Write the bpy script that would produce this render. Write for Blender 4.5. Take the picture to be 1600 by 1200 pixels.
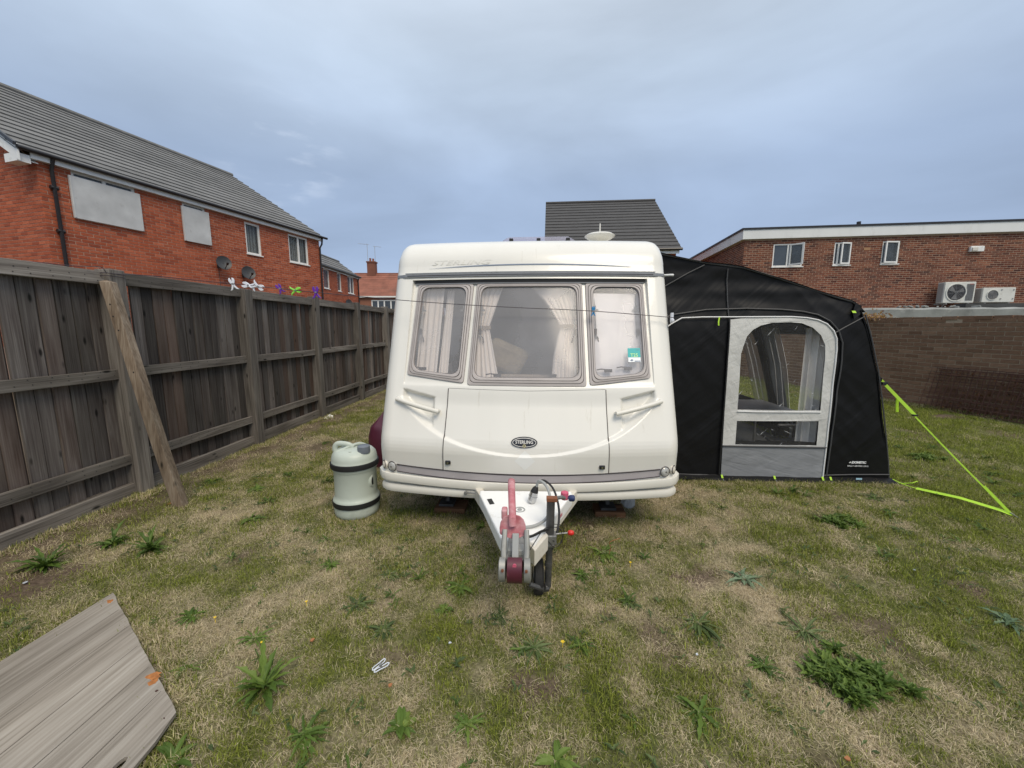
import bpy, bmesh, math, random
from math import sin, cos, pi, radians
from mathutils import Vector, Matrix, noise, Euler
from mathutils.geometry import tessellate_polygon
random.seed(7)
for o in list(bpy.data.objects): bpy.data.objects.remove(o)
SC = bpy.context.scene
COL = SC.collection
# ------------------------------------------------------------ camera
A = radians(3.2)
cam_d = bpy.data.cameras.new('camera'); cam = bpy.data.objects.new('camera', cam_d); COL.objects.link(cam)
cam_d.sensor_width = 36; cam_d.lens = 36*610/1600; cam_d.clip_start = .05; cam_d.clip_end = 3000
cam.location = (0, 0, 1.5)
cam.rotation_euler = (pi/2-math.atan(88/610), 0, A)
SC.camera = cam
# ------------------------------------------------------------ world
SUN_EL, SUN_AZ = radians(52), radians(150)      # azimuth measured clockwise from +Y
W = bpy.data.worlds.new('World'); SC.world = W; W.use_nodes = True
nt = W.node_tree; N = nt.nodes; L = nt.links; N.clear()
out = N.new('ShaderNodeOutputWorld'); bg = N.new('ShaderNodeBackground'); bg.inputs[1].default_value = .1
sky = N.new('ShaderNodeTexSky'); sky.sky_type = 'NISHITA'; sky.sun_disc = False
sky.sun_elevation = SUN_EL; sky.sun_rotation = SUN_AZ; sky.air_density = 1.2; sky.dust_density = 2
tc = N.new('ShaderNodeTexCoord'); sep = N.new('ShaderNodeSeparateXYZ'); L.new(tc.outputs['Generated'], sep.inputs[0])
ramp = N.new('ShaderNodeValToRGB'); L.new(sep.outputs[2], ramp.inputs[0])
e = ramp.color_ramp.elements
SKYK = 1.0
def sc(c, k=1): return (c[0]*k, c[1]*k, c[2]*k, 1)
e[0].position = 0; e[0].color = sc((.28,.36,.50))
e[1].position = 1; e[1].color = sc((.74,.77,.82))
for p, c in ((.16,(.225,.290,.415)),(.32,(.245,.310,.425)),(.50,(.37,.44,.535)),(.66,(.50,.56,.635))):
    q = e.new(p); q.color = sc(c)
mp = N.new('ShaderNodeMapping'); mp.inputs['Scale'].default_value = (1.1,1.1,3.2); L.new(tc.outputs['Generated'], mp.inputs[0])
ns = N.new('ShaderNodeTexNoise'); ns.inputs['Scale'].default_value = 1.3; ns.inputs['Detail'].default_value = 7; ns.inputs['Roughness'].default_value = .48
ns.inputs['Distortion'].default_value = .35; L.new(mp.outputs[0], ns.inputs[0])
mr = N.new('ShaderNodeMapRange'); mr.inputs[1].default_value = .34; mr.inputs[2].default_value = .68; mr.inputs[3].default_value = .84; mr.inputs[4].default_value = 1.24
L.new(ns.outputs[0], mr.inputs[0])
mul = N.new('ShaderNodeMixRGB'); mul.blend_type = 'MULTIPLY'; mul.inputs[0].default_value = 1
L.new(ramp.outputs[0], mul.inputs[1]); L.new(mr.outputs[0], mul.inputs[2])
sc10 = N.new('ShaderNodeMixRGB'); sc10.blend_type = 'MULTIPLY'; sc10.inputs[0].default_value = 1; sc10.inputs[2].default_value = (10.1,10.1,10.1,1)
L.new(mul.outputs[0], sc10.inputs[1])
mx = N.new('ShaderNodeMixRGB'); mx.inputs[0].default_value = .9; L.new(sky.outputs[0], mx.inputs[1]); L.new(sc10.outputs[0], mx.inputs[2])
# a few thin pale wisps low over the terrace roof
mp2 = N.new('ShaderNodeMapping'); mp2.inputs['Scale'].default_value = (5,5,16); mp2.inputs['Rotation'].default_value = (0,.35,0); L.new(tc.outputs['Generated'], mp2.inputs[0])
n2 = N.new('ShaderNodeTexNoise'); n2.inputs['Scale'].default_value = 2.2; n2.inputs['Detail'].default_value = 6; L.new(mp2.outputs[0], n2.inputs[0])
dt = N.new('ShaderNodeVectorMath'); dt.operation = 'DOT_PRODUCT'; L.new(tc.outputs['Generated'], dt.inputs[0]); dt.inputs[1].default_value = Vector((-.50,.80,.335)).normalized()
md = N.new('ShaderNodeMapRange'); md.interpolation_type = 'SMOOTHSTEP'; md.inputs[1].default_value = .991; md.inputs[2].default_value = .9995; L.new(dt.outputs['Value'], md.inputs[0])
mw = N.new('ShaderNodeMapRange'); mw.interpolation_type = 'SMOOTHSTEP'; mw.inputs[1].default_value = .50; mw.inputs[2].default_value = .72; L.new(n2.outputs[0], mw.inputs[0])
mm = N.new('ShaderNodeMath'); mm.operation = 'MULTIPLY'; L.new(md.outputs[0], mm.inputs[0]); L.new(mw.outputs[0], mm.inputs[1])
mm2 = N.new('ShaderNodeMath'); mm2.operation = 'MULTIPLY'; mm2.inputs[1].default_value = .30; L.new(mm.outputs[0], mm2.inputs[0])
mx2 = N.new('ShaderNodeMixRGB'); L.new(mm2.outputs[0], mx2.inputs[0]); L.new(mx.outputs[0], mx2.inputs[1]); mx2.inputs[2].default_value = (5.2,5.9,7.0,1)
L.new(mx2.outputs[0], bg.inputs[0]); L.new(bg.outputs[0], out.inputs[0])
# ------------------------------------------------------------ sun (veiled by cloud)
sd = bpy.data.lights.new('sun', 'SUN'); sd.energy = 1.5; sd.angle = radians(28); sd.color = (1,.88,.70)
so = bpy.data.objects.new('sun', sd); COL.objects.link(so)
sv = Vector((sin(SUN_AZ)*cos(SUN_EL), cos(SUN_AZ)*cos(SUN_EL), sin(SUN_EL)))
so.rotation_euler = sv.to_track_quat('Z', 'Y').to_euler(); so.location = (3,-3,8)
SC.view_settings.view_transform = 'Standard'; SC.view_settings.look = 'None'
SC.view_settings.exposure = .55; SC.view_settings.gamma = 1; SC.view_settings.use_curve_mapping = False

# ------------------------------------------------------------ materials
MATS = {}
def newmat(name):
    m = bpy.data.materials.new(name); m.use_nodes = True; t = m.node_tree
    MATS[name] = m; return m, t.nodes, t.links, t.nodes['Principled BSDF']
def M(name, col, rough=.6, metal=0, var=0, vs=4, bump=0, bs=60, spec=.5, rnd=0, dirt=None, dscale=3, stretch=(1,1,1), coat=0, sss=0, grime=.55):
    """procedural paint/plastic/metal: base colour, mottling, optional dirt patches, fine bump"""
    m, n, l, b = newmat(name)
    b.inputs['Roughness'].default_value = rough; b.inputs['Metallic'].default_value = metal
    b.inputs['Specular IOR Level'].default_value = spec; b.inputs['Coat Weight'].default_value = coat
    tc = n.new('ShaderNodeTexCoord'); mp = n.new('ShaderNodeMapping'); mp.inputs['Scale'].default_value = stretch
    l.new(tc.outputs['Object'], mp.inputs[0]); src = mp.outputs[0]
    oi = n.new('ShaderNodeObjectInfo')
    if rnd:
        ad = n.new('ShaderNodeVectorMath'); ad.operation = 'ADD'; sm = n.new('ShaderNodeVectorMath'); sm.operation = 'SCALE'
        cb = n.new('ShaderNodeCombineXYZ')
        for i in range(3): l.new(oi.outputs['Random'], cb.inputs[i])
        l.new(cb.outputs[0], sm.inputs[0]); sm.inputs['Scale'].default_value = 37; l.new(src, ad.inputs[0]); l.new(sm.outputs[0], ad.inputs[1]); src = ad.outputs[0]
    c = n.new('ShaderNodeRGB'); c.outputs[0].default_value = (*col, 1); cur = c.outputs[0]
    if var:
        t = n.new('ShaderNodeTexNoise'); t.inputs['Scale'].default_value = vs; t.inputs['Detail'].default_value = 6; l.new(src, t.inputs[0])
        r = n.new('ShaderNodeMapRange'); r.inputs[1].default_value = .25; r.inputs[2].default_value = .75; r.inputs[3].default_value = 1-var; r.inputs[4].default_value = 1+var
        l.new(t.outputs[0], r.inputs[0]); x = n.new('ShaderNodeMixRGB'); x.blend_type = 'MULTIPLY'; x.inputs[0].default_value = 1
        l.new(cur, x.inputs[1]); l.new(r.outputs[0], x.inputs[2]); cur = x.outputs[0]
    if rnd:
        r = n.new('ShaderNodeMapRange'); r.inputs[3].default_value = 1-rnd; r.inputs[4].default_value = 1+rnd; l.new(oi.outputs['Random'], r.inputs[0])
        x = n.new('ShaderNodeMixRGB'); x.blend_type = 'MULTIPLY'; x.inputs[0].default_value = 1; l.new(cur, x.inputs[1]); l.new(r.outputs[0], x.inputs[2]); cur = x.outputs[0]
    if dirt:
        t = n.new('ShaderNodeTexNoise'); t.inputs['Scale'].default_value = dscale; t.inputs['Detail'].default_value = 9; t.inputs['Roughness'].default_value = .68; l.new(src, t.inputs[0])
        r = n.new('ShaderNodeMapRange'); r.inputs[1].default_value = grime; r.inputs[2].default_value = .8; l.new(t.outputs[0], r.inputs[0])
        x = n.new('ShaderNodeMixRGB'); l.new(r.outputs[0], x.inputs[0]); l.new(cur, x.inputs[1]); x.inputs[2].default_value = (*dirt, 1); cur = x.outputs[0]
    l.new(cur, b.inputs['Base Color'])
    if bump:
        t = n.new('ShaderNodeTexNoise'); t.inputs['Scale'].default_value = bs; t.inputs['Detail'].default_value = 4; l.new(src, t.inputs[0])
        bp = n.new('ShaderNodeBump'); bp.inputs['Strength'].default_value = bump; bp.inputs['Distance'].default_value = .01; l.new(t.outputs[0], bp.inputs['Height']); l.new(bp.outputs[0], b.inputs['Normal'])
    return m
def wood(name, axis, cols, rnd=.35, knots=True, scale=1, rough=.85, bump=.5, green=0, spec=.25, brown=0):
    """weathered softwood, grain along the given axis; each object gets its own offset and tone"""
    m, n, l, b = newmat(name)
    tc = n.new('ShaderNodeTexCoord'); oi = n.new('ShaderNodeObjectInfo')
    cb = n.new('ShaderNodeCombineXYZ')
    for i in range(3): l.new(oi.outputs['Random'], cb.inputs[i])
    sm = n.new('ShaderNodeVectorMath'); sm.operation = 'SCALE'; l.new(cb.outputs[0], sm.inputs[0]); sm.inputs['Scale'].default_value = 53
    ad = n.new('ShaderNodeVectorMath'); l.new(tc.outputs['Object'], ad.inputs[0]); l.new(sm.outputs[0], ad.inputs[1])
    s = [14*scale]*3; s[axis] = 1.1*scale
    mp = n.new('ShaderNodeMapping'); mp.inputs['Scale'].default_value = s; l.new(ad.outputs[0], mp.inputs[0])
    t1 = n.new('ShaderNodeTexNoise'); t1.inputs['Scale'].default_value = 1; t1.inputs['Detail'].default_value = 5; t1.inputs['Distortion'].default_value = 1.1; l.new(mp.outputs[0], t1.inputs[0])
    s2 = [110*scale]*3; s2[axis] = 2.5*scale
    mp2 = n.new('ShaderNodeMapping'); mp2.inputs['Scale'].default_value = s2; l.new(ad.outputs[0], mp2.inputs[0])
    t2 = n.new('ShaderNodeTexNoise'); t2.inputs['Scale'].default_value = 1; t2.inputs['Detail'].default_value = 4; l.new(mp2.outputs[0], t2.inputs[0])
    mxx = n.new('ShaderNodeMixRGB'); mxx.inputs[0].default_value = .5; l.new(t1.outputs[0], mxx.inputs[1]); l.new(t2.outputs[0], mxx.inputs[2])
    rp = n.new('ShaderNodeValToRGB'); l.new(mxx.outputs[0], rp.inputs[0]); e = rp.color_ramp.elements
    k = len(cols)
    e[0].position = .32; e[0].color = (*cols[0],1); e[1].position = .68; e[1].color = (*cols[-1],1)
    for i in range(1, k-1): q = e.new(.32+.36*i/(k-1)); q.color = (*cols[i],1)
    r = n.new('ShaderNodeMapRange'); r.inputs[3].default_value = 1-rnd; r.inputs[4].default_value = 1+rnd; l.new(oi.outputs['Random'], r.inputs[0])
    x = n.new('ShaderNodeMixRGB'); x.blend_type = 'MULTIPLY'; x.inputs[0].default_value = 1; l.new(rp.outputs[0], x.inputs[1]); l.new(r.outputs[0], x.inputs[2]); cur = x.outputs[0]
    if brown:
        f1 = n.new('ShaderNodeMath'); f1.operation = 'MULTIPLY'; f1.inputs[1].default_value = 13.7; l.new(oi.outputs['Random'], f1.inputs[0]); f2 = n.new('ShaderNodeMath'); f2.operation = 'FRACT'; l.new(f1.outputs[0], f2.inputs[0])
        f3 = n.new('ShaderNodeMapRange'); f3.inputs[1].default_value = .45; f3.inputs[2].default_value = 1; f3.inputs[4].default_value = brown; l.new(f2.outputs[0], f3.inputs[0])
        x = n.new('ShaderNodeMixRGB'); l.new(f3.outputs[0], x.inputs[0]); l.new(cur, x.inputs[1]); x.inputs[2].default_value = (.085,.048,.032,1); cur = x.outputs[0]
    # large stains running along the board
    s3 = [3*scale]*3; s3[axis] = .9
    mp3 = n.new('ShaderNodeMapping'); mp3.inputs['Scale'].default_value = s3; l.new(ad.outputs[0], mp3.inputs[0])
    t3 = n.new('ShaderNodeTexNoise'); t3.inputs['Scale'].default_value = 1; t3.inputs['Detail'].default_value = 7; l.new(mp3.outputs[0], t3.inputs[0])
    r3 = n.new('ShaderNodeMapRange'); r3.inputs[1].default_value = .3; r3.inputs[2].default_value = .7; r3.inputs[3].default_value = .72; r3.inputs[4].default_value = 1.3; l.new(t3.outputs[0], r3.inputs[0])
    x = n.new('ShaderNodeMixRGB'); x.blend_type = 'MULTIPLY'; x.inputs[0].default_value = 1; l.new(cur, x.inputs[1]); l.new(r3.outputs[0], x.inputs[2]); cur = x.outputs[0]
    if knots:
        s4 = [9*scale]*3; s4[axis] = 3.4*scale
        mp4 = n.new('ShaderNodeMapping'); mp4.inputs['Scale'].default_value = s4; l.new(ad.outputs[0], mp4.inputs[0])
        v = n.new('ShaderNodeTexVoronoi'); v.inputs['Scale'].default_value = 1; l.new(mp4.outputs[0], v.inputs[0])
        r4 = n.new('ShaderNodeMapRange'); r4.inputs[1].default_value = .06; r4.inputs[2].default_value = .14; r4.inputs[3].default_value = .12; r4.inputs[4].default_value = 1; l.new(v.outputs['Distance'], r4.inputs[0])
        x = n.new('ShaderNodeMixRGB'); x.blend_type = 'MULTIPLY'; x.inputs[0].default_value = 1; l.new(cur, x.inputs[1]); l.new(r4.outputs[0], x.inputs[2]); cur = x.outputs[0]
    if green:
        t5 = n.new('ShaderNodeTexNoise'); t5.inputs['Scale'].default_value = 2.5; t5.inputs['Detail'].default_value = 8; l.new(ad.outputs[0], t5.inputs[0])
        r5 = n.new('ShaderNodeMapRange'); r5.inputs[1].default_value = .5; r5.inputs[2].default_value = .8; r5.inputs[4].default_value = green; l.new(t5.outputs[0], r5.inputs[0])
        x = n.new('ShaderNodeMixRGB'); l.new(r5.outputs[0], x.inputs[0]); l.new(cur, x.inputs[1]); x.inputs[2].default_value = (.10,.12,.07,1); cur = x.outputs[0]
    l.new(cur, b.inputs['Base Color']); b.inputs['Roughness'].default_value = rough; b.inputs['Specular IOR Level'].default_value = spec
    bp = n.new('ShaderNodeBump'); bp.inputs['Strength'].default_value = bump; bp.inputs['Distance'].default_value = .006; l.new(mxx.outputs[0], bp.inputs['Height']); l.new(bp.outputs[0], b.inputs['Normal'])
    return m
def brickmat(name, cols, rough=.85):
    m, n, l, b = newmat(name)
    at = n.new('ShaderNodeAttribute'); at.attribute_name = 'rnd'; oi = n.new('ShaderNodeObjectInfo')
    a = n.new('ShaderNodeMath'); l.new(at.outputs['Fac'], a.inputs[0]); l.new(oi.outputs['Random'], a.inputs[1])
    f = n.new('ShaderNodeMath'); f.operation = 'FRACT'; l.new(a.outputs[0], f.inputs[0])
    rp = n.new('ShaderNodeValToRGB'); l.new(f.outputs[0], rp.inputs[0]); e = rp.color_ramp.elements; k = len(cols)
    e[0].position = 0; e[0].color = (*cols[0],1); e[1].position = 1; e[1].color = (*cols[-1],1)
    for i in range(1, k-1): q = e.new(i/(k-1)); q.color = (*cols[i],1)
    tc = n.new('ShaderNodeTexCoord'); t = n.new('ShaderNodeTexNoise'); t.inputs['Scale'].default_value = 30; t.inputs['Detail'].default_value = 4; l.new(tc.outputs['Object'], t.inputs[0])
    t2 = n.new('ShaderNodeTexNoise'); t2.inputs['Scale'].default_value = .8; t2.inputs['Detail'].default_value = 6; l.new(tc.outputs['Object'], t2.inputs[0])
    ad = n.new('ShaderNodeMath'); l.new(t.outputs[0], ad.inputs[0]); l.new(t2.outputs[0], ad.inputs[1])
    r = n.new('ShaderNodeMapRange'); r.inputs[1].default_value = .6; r.inputs[2].default_value = 1.4; r.inputs[3].default_value = .72; r.inputs[4].default_value = 1.28; l.new(ad.outputs[0], r.inputs[0])
    x = n.new('ShaderNodeMixRGB'); x.blend_type = 'MULTIPLY'; x.inputs[0].default_value = 1; l.new(rp.outputs[0], x.inputs[1]); l.new(r.outputs[0], x.inputs[2])
    l.new(x.outputs[0], b.inputs['Base Color']); b.inputs['Roughness'].default_value = rough; b.inputs['Specular IOR Level'].default_value = .2
    bp = n.new('ShaderNodeBump'); bp.inputs['Strength'].default_value = .4; bp.inputs['Distance'].default_value = .004; l.new(t.outputs[0], bp.inputs['Height']); l.new(bp.outputs[0], b.inputs['Normal'])
    return m
def glassmat(name, tint, opac, body, rough=.06, streak=0, haze=0):
    """thin pane: part see-through, part grey body colour, with a clear-coat reflection"""
    m, n, l, b = newmat(name); o = n['Material Output']
    b.inputs['Base Color'].default_value = (*body,1); b.inputs['Roughness'].default_value = rough
    tr = n.new('ShaderNodeBsdfTransparent'); tr.inputs[0].default_value = (*tint,1)
    mxs = n.new('ShaderNodeMixShader'); l.new(tr.outputs[0], mxs.inputs[1]); l.new(b.outputs[0], mxs.inputs[2])
    tc = n.new('ShaderNodeTexCoord'); t = n.new('ShaderNodeTexNoise'); t.inputs['Scale'].default_value = 2.2; t.inputs['Detail'].default_value = 5; l.new(tc.outputs['Object'], t.inputs[0])
    r = n.new('ShaderNodeMapRange'); r.inputs[1].default_value = .3; r.inputs[2].default_value = .7; r.inputs[3].default_value = opac*(1-haze); r.inputs[4].default_value = opac*(1+haze); l.new(t.outputs[0], r.inputs[0])
    cur = r.outputs[0]
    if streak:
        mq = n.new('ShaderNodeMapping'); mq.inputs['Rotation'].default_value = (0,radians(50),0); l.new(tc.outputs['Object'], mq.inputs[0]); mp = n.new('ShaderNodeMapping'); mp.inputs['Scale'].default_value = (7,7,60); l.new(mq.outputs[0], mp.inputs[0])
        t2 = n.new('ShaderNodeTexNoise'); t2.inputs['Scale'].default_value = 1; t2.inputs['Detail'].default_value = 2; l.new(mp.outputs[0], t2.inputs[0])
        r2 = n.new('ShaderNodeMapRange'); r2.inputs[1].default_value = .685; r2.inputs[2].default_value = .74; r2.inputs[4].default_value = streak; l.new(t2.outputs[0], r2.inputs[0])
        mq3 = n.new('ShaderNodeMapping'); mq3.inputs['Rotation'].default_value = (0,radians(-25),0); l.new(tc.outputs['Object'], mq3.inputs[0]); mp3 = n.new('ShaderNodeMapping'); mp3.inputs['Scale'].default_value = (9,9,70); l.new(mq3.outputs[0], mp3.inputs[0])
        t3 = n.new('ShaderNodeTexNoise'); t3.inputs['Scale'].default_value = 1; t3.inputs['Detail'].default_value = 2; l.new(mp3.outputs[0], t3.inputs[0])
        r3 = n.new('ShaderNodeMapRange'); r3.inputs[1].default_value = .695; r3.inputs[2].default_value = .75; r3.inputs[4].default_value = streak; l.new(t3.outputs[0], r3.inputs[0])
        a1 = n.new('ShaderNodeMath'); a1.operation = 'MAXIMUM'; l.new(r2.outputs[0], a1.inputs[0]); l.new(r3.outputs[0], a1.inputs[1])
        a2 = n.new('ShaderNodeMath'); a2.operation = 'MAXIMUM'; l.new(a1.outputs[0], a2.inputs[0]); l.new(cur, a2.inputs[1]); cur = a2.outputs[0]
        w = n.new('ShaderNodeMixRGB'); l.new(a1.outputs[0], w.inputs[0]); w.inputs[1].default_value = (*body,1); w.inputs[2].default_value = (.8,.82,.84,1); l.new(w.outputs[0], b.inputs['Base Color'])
    l.new(cur, mxs.inputs[0]); l.new(mxs.outputs[0], o.inputs[0])
    return m
def fabric(name, col, wr=1.0, rough=.7, dirs=((40,(2.2,2.2,9)),(-50,(1.6,1.6,7))), spec=.35, var=.15):
    """nylon or polyester with soft diagonal creases"""
    m, n, l, b = newmat(name); b.inputs['Roughness'].default_value = rough; b.inputs['Specular IOR Level'].default_value = spec
    tc = n.new('ShaderNodeTexCoord'); h = None
    for ang, s in dirs:
        mr_ = n.new('ShaderNodeMapping'); mr_.inputs['Rotation'].default_value = (0,radians(ang),0); l.new(tc.outputs['Object'], mr_.inputs[0]); mp = n.new('ShaderNodeMapping'); mp.inputs['Scale'].default_value = s; l.new(mr_.outputs[0], mp.inputs[0])
        t = n.new('ShaderNodeTexNoise'); t.inputs['Scale'].default_value = 1; t.inputs['Detail'].default_value = 3; t.inputs['Distortion'].default_value = .6; l.new(mp.outputs[0], t.inputs[0])
        if h is None: h = t.outputs[0]
        else:
            a = n.new('ShaderNodeMath'); l.new(h, a.inputs[0]); l.new(t.outputs[0], a.inputs[1]); h = a.outputs[0]
    bp = n.new('ShaderNodeBump'); bp.inputs['Strength'].default_value = .9; bp.inputs['Distance'].default_value = .03*wr; l.new(h, bp.inputs['Height'])
    t = n.new('ShaderNodeTexNoise'); t.inputs['Scale'].default_value = 400; l.new(tc.outputs['Object'], t.inputs[0])
    bp2 = n.new('ShaderNodeBump'); bp2.inputs['Strength'].default_value = .15; bp2.inputs['Distance'].default_value = .001; l.new(t.outputs[0], bp2.inputs['Height']); l.new(bp.outputs[0], bp2.inputs['Normal'])
    l.new(bp2.outputs[0], b.inputs['Normal'])
    t = n.new('ShaderNodeTexNoise'); t.inputs['Scale'].default_value = 3; t.inputs['Detail'].default_value = 6; l.new(tc.outputs['Object'], t.inputs[0])
    r = n.new('ShaderNodeMapRange'); r.inputs[1].default_value = .3; r.inputs[2].default_value = .7; r.inputs[3].default_value = 1-var; r.inputs[4].default_value = 1+var; l.new(t.outputs[0], r.inputs[0])
    x = n.new('ShaderNodeMixRGB'); x.blend_type = 'MULTIPLY'; x.inputs[0].default_value = 1; x.inputs[1].default_value = (*col,1); l.new(r.outputs[0], x.inputs[2]); l.new(x.outputs[0], b.inputs['Base Color'])
    return m
def leafmat(name, cols, rough=.55, trans=.25):
    m, n, l, b = newmat(name); o = n['Material Output']
    at = n.new('ShaderNodeAttribute'); at.attribute_name = 'rnd'; oi = n.new('ShaderNodeObjectInfo')
    ml = n.new('ShaderNodeMath'); ml.operation = 'MULTIPLY'; ml.inputs[1].default_value = .35; l.new(oi.outputs['Random'], ml.inputs[0])
    a = n.new('ShaderNodeMath'); l.new(at.outputs['Fac'], a.inputs[0]); l.new(ml.outputs[0], a.inputs[1])
    rp = n.new('ShaderNodeValToRGB'); l.new(a.outputs[0], rp.inputs[0]); e = rp.color_ramp.elements; k = len(cols)
    e[0].position = .1; e[0].color = (*cols[0],1); e[1].position = 1.2 if False else 1; e[1].color = (*cols[-1],1)
    for i in range(1, k-1): q = e.new(.1+.9*i/(k-1)); q.color = (*cols[i],1)
    l.new(rp.outputs[0], b.inputs['Base Color']); b.inputs['Roughness'].default_value = rough; b.inputs['Specular IOR Level'].default_value = .3
    tl = n.new('ShaderNodeBsdfTranslucent'); l.new(rp.outputs[0], tl.inputs[0])
    mxs = n.new('ShaderNodeMixShader'); mxs.inputs[0].default_value = trans; l.new(b.outputs[0], mxs.inputs[1]); l.new(tl.outputs[0], mxs.inputs[2]); l.new(mxs.outputs[0], o.inputs[0])
    return m

fence_v = wood('fence_board_wood', 2, [(.035,.029,.027),(.078,.066,.060),(.112,.099,.090),(.175,.158,.145)], rnd=.52, scale=1.0, green=.06, brown=.6)
fence_h = wood('fence_rail_wood', 1, [(.058,.050,.044),(.145,.128,.112),(.235,.215,.192)], rnd=.2, green=.10)
post_w = wood('fence_post_wood', 2, [(.06,.052,.045),(.15,.134,.118),(.24,.222,.20)], rnd=.25, green=.12)
prop_w = wood('prop_timber_wood', 2, [(.085,.060,.042),(.18,.138,.10),(.27,.225,.175)], rnd=.1, green=.1)
lam_w = wood('laminate_oak', 1, [(.15,.130,.104),(.275,.245,.207),(.375,.345,.300)], rnd=.02, knots=False, scale=.7, rough=.5, bump=.2)
block_w = wood('block_wood', 0, [(.09,.04,.02),(.20,.10,.05),(.25,.14,.08)], rnd=.2)
brick_or = brickmat('orange_brick', [(.29,.070,.034),(.41,.110,.052),(.35,.088,.042),(.47,.138,.070),(.26,.064,.034),(.38,.098,.046)])
mort_or = M('mortar_warm', (.42,.27,.20), .9, var=.2, vs=20)
brick_dk = brickmat('multi_brick', [(.075,.027,.020),(.19,.070,.042),(.115,.040,.027),(.25,.105,.062),(.065,.027,.022),(.16,.055,.033),(.21,.08,.045),(.09,.033,.024)])
mort_dk = M('mortar_sand', (.42,.30,.22), .9, var=.2, vs=20)
brick_br = brickmat('brown_brick', [(.15,.085,.052),(.215,.128,.080),(.18,.104,.066),(.25,.155,.10)])
mort_br = M('mortar_grey', (.36,.28,.20), .9, var=.2, vs=20)
brick_rd = brickmat('old_red_brick', [(.20,.085,.055),(.26,.12,.08),(.17,.07,.05)])
tile_g = M('grey_roof_tile', (.150,.149,.145), .8, var=.25, vs=2.5, rnd=.12, dirt=(.22,.22,.205), dscale=1.3, bump=.3, bs=30)
tile_d = M('dark_roof_tile', (.058,.056,.055), .75, var=.15, vs=3, rnd=.08, bump=.2, bs=30)
tile_r = M('red_roof_tile', (.26,.10,.065), .85, var=.3, vs=1.2, dirt=(.14,.09,.07), dscale=.8, bump=.4, bs=12)
upvc = M('white_upvc', (.78,.78,.76), .35, var=.04, vs=5, dirt=(.5,.49,.45), dscale=5)
fascia_w = M('white_fascia_paint', (.72,.73,.72), .5, var=.06, vs=2, dirt=(.5,.5,.47), dscale=1.5, stretch=(1,1,.4))
blk_pl = M('black_gutter_plastic', (.018,.016,.017), .4, var=.2, vs=10)
board_m = M('grey_steel_sheet', (.50,.51,.51), .6, var=.16, vs=2.5, dirt=(.27,.26,.24), dscale=7, bump=.2, bs=9, grime=.62)
dish_m = M('dark_grey_dish', (.035,.036,.038), .5, var=.2, vs=6)
ac_m = M('air_con_casing', (.62,.62,.57), .5, var=.06, vs=4, dirt=(.42,.40,.35), dscale=5)
ac_g = M('air_con_grille', (.20,.20,.20), .6)
ac_s = M('air_con_side', (.30,.30,.29), .6, var=.1)
felt = M('roof_felt', (.26,.27,.26), .85, var=.3, vs=2, dirt=(.42,.42,.40), dscale=3, bump=.5, bs=12)
felt_d = M('dark_felt', (.05,.052,.052), .8, var=.3, vs=3)
gelcoat = M('cream_gelcoat', (.745,.728,.672), .30, var=.025, vs=1.5, coat=.25, dirt=(.56,.53,.45), dscale=5, grime=.63, stretch=(3.2,1,.35))
gel_b = M('cream_bumper_plastic', (.70,.68,.615), .35, var=.03, vs=3, dirt=(.52,.48,.40), dscale=5, grime=.62)
grey_st = M('lilac_grey_trim', (.42,.39,.40), .5, var=.08, vs=6, dirt=(.62,.60,.55), dscale=14, grime=.62)
seal_m = M('mauve_window_rubber', (.42,.385,.37), .55, var=.06, vs=8, bump=.1, bs=80)
black_r = M('black_rubber', (.012,.012,.013), .6)
dark_sl = M('dark_seam', (.055,.045,.045), .7)
rail_m = M('grey_awning_rail', (.34,.34,.34), .4, metal=.5, var=.1, vs=9)
acryl = glassmat('tinted_acrylic', (.97,.96,.97), .40, (.47,.465,.48), rough=.12, haze=.22)
lens = M('lamp_lens', (.42,.42,.40), .12, var=.35, vs=30, coat=.7)
lens2 = M('clear_reflector', (.62,.58,.50), .15, var=.25, vs=40, coat=.6)
chrome = M('dull_chrome', (.55,.55,.55), .25, metal=1, var=.15, vs=20)
clearp = glassmat('clear_rooflight', (.85,.84,.9), .45, (.45,.44,.52), rough=.2, haze=.3)
curtain = M('cream_curtain', (.90,.83,.75), .9, var=.05, vs=8)
silver = M('silver_blind', (.95,.93,.93), .45, var=.03, vs=5, bump=.3, bs=5)
seat_m = M('beige_seat', (.46,.38,.30), .9, var=.15, vs=12)
cush_m = M('tan_cushion', (.50,.42,.28), .9, var=.25, vs=10)
inner = M('caravan_lining', (.52,.50,.48), .9, var=.1)
blue_dk = M('blue_decal', (.14,.19,.28), .5)
ghost = M('faded_lettering', (.68,.665,.61), .5, var=.15, vs=60)
ghost2 = M('pale_clean_patch', (.765,.765,.73), .35)
badge_k = M('badge_black', (.010,.010,.012), .3, coat=.5)
badge_w = M('badge_silver', (.75,.73,.68), .4)
badge_y = M('badge_gold', (.55,.50,.28), .4)
st_teal = M('sticker_teal', (.03,.42,.42), .5)
st_white = M('sticker_white', (.85,.87,.88), .5)
st_green = M('sticker_green', (.50,.85,.35), .5)
hitch_w = M('white_moulded_cover', (.84,.84,.82), .4, var=.03, vs=6, dirt=(.5,.46,.38), dscale=6, grime=.6)
hitch_c = M('cream_steel', (.68,.64,.56), .5, var=.06, vs=8, dirt=(.40,.34,.26), dscale=9)
pink = M('faded_red_plastic', (.42,.135,.155), .75, var=.18, vs=12, dirt=(.62,.40,.41), dscale=14, grime=.42)
maroon = M('maroon_plastic', (.085,.014,.026), .45, var=.2, vs=12, dirt=(.24,.07,.09), dscale=14)
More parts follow.
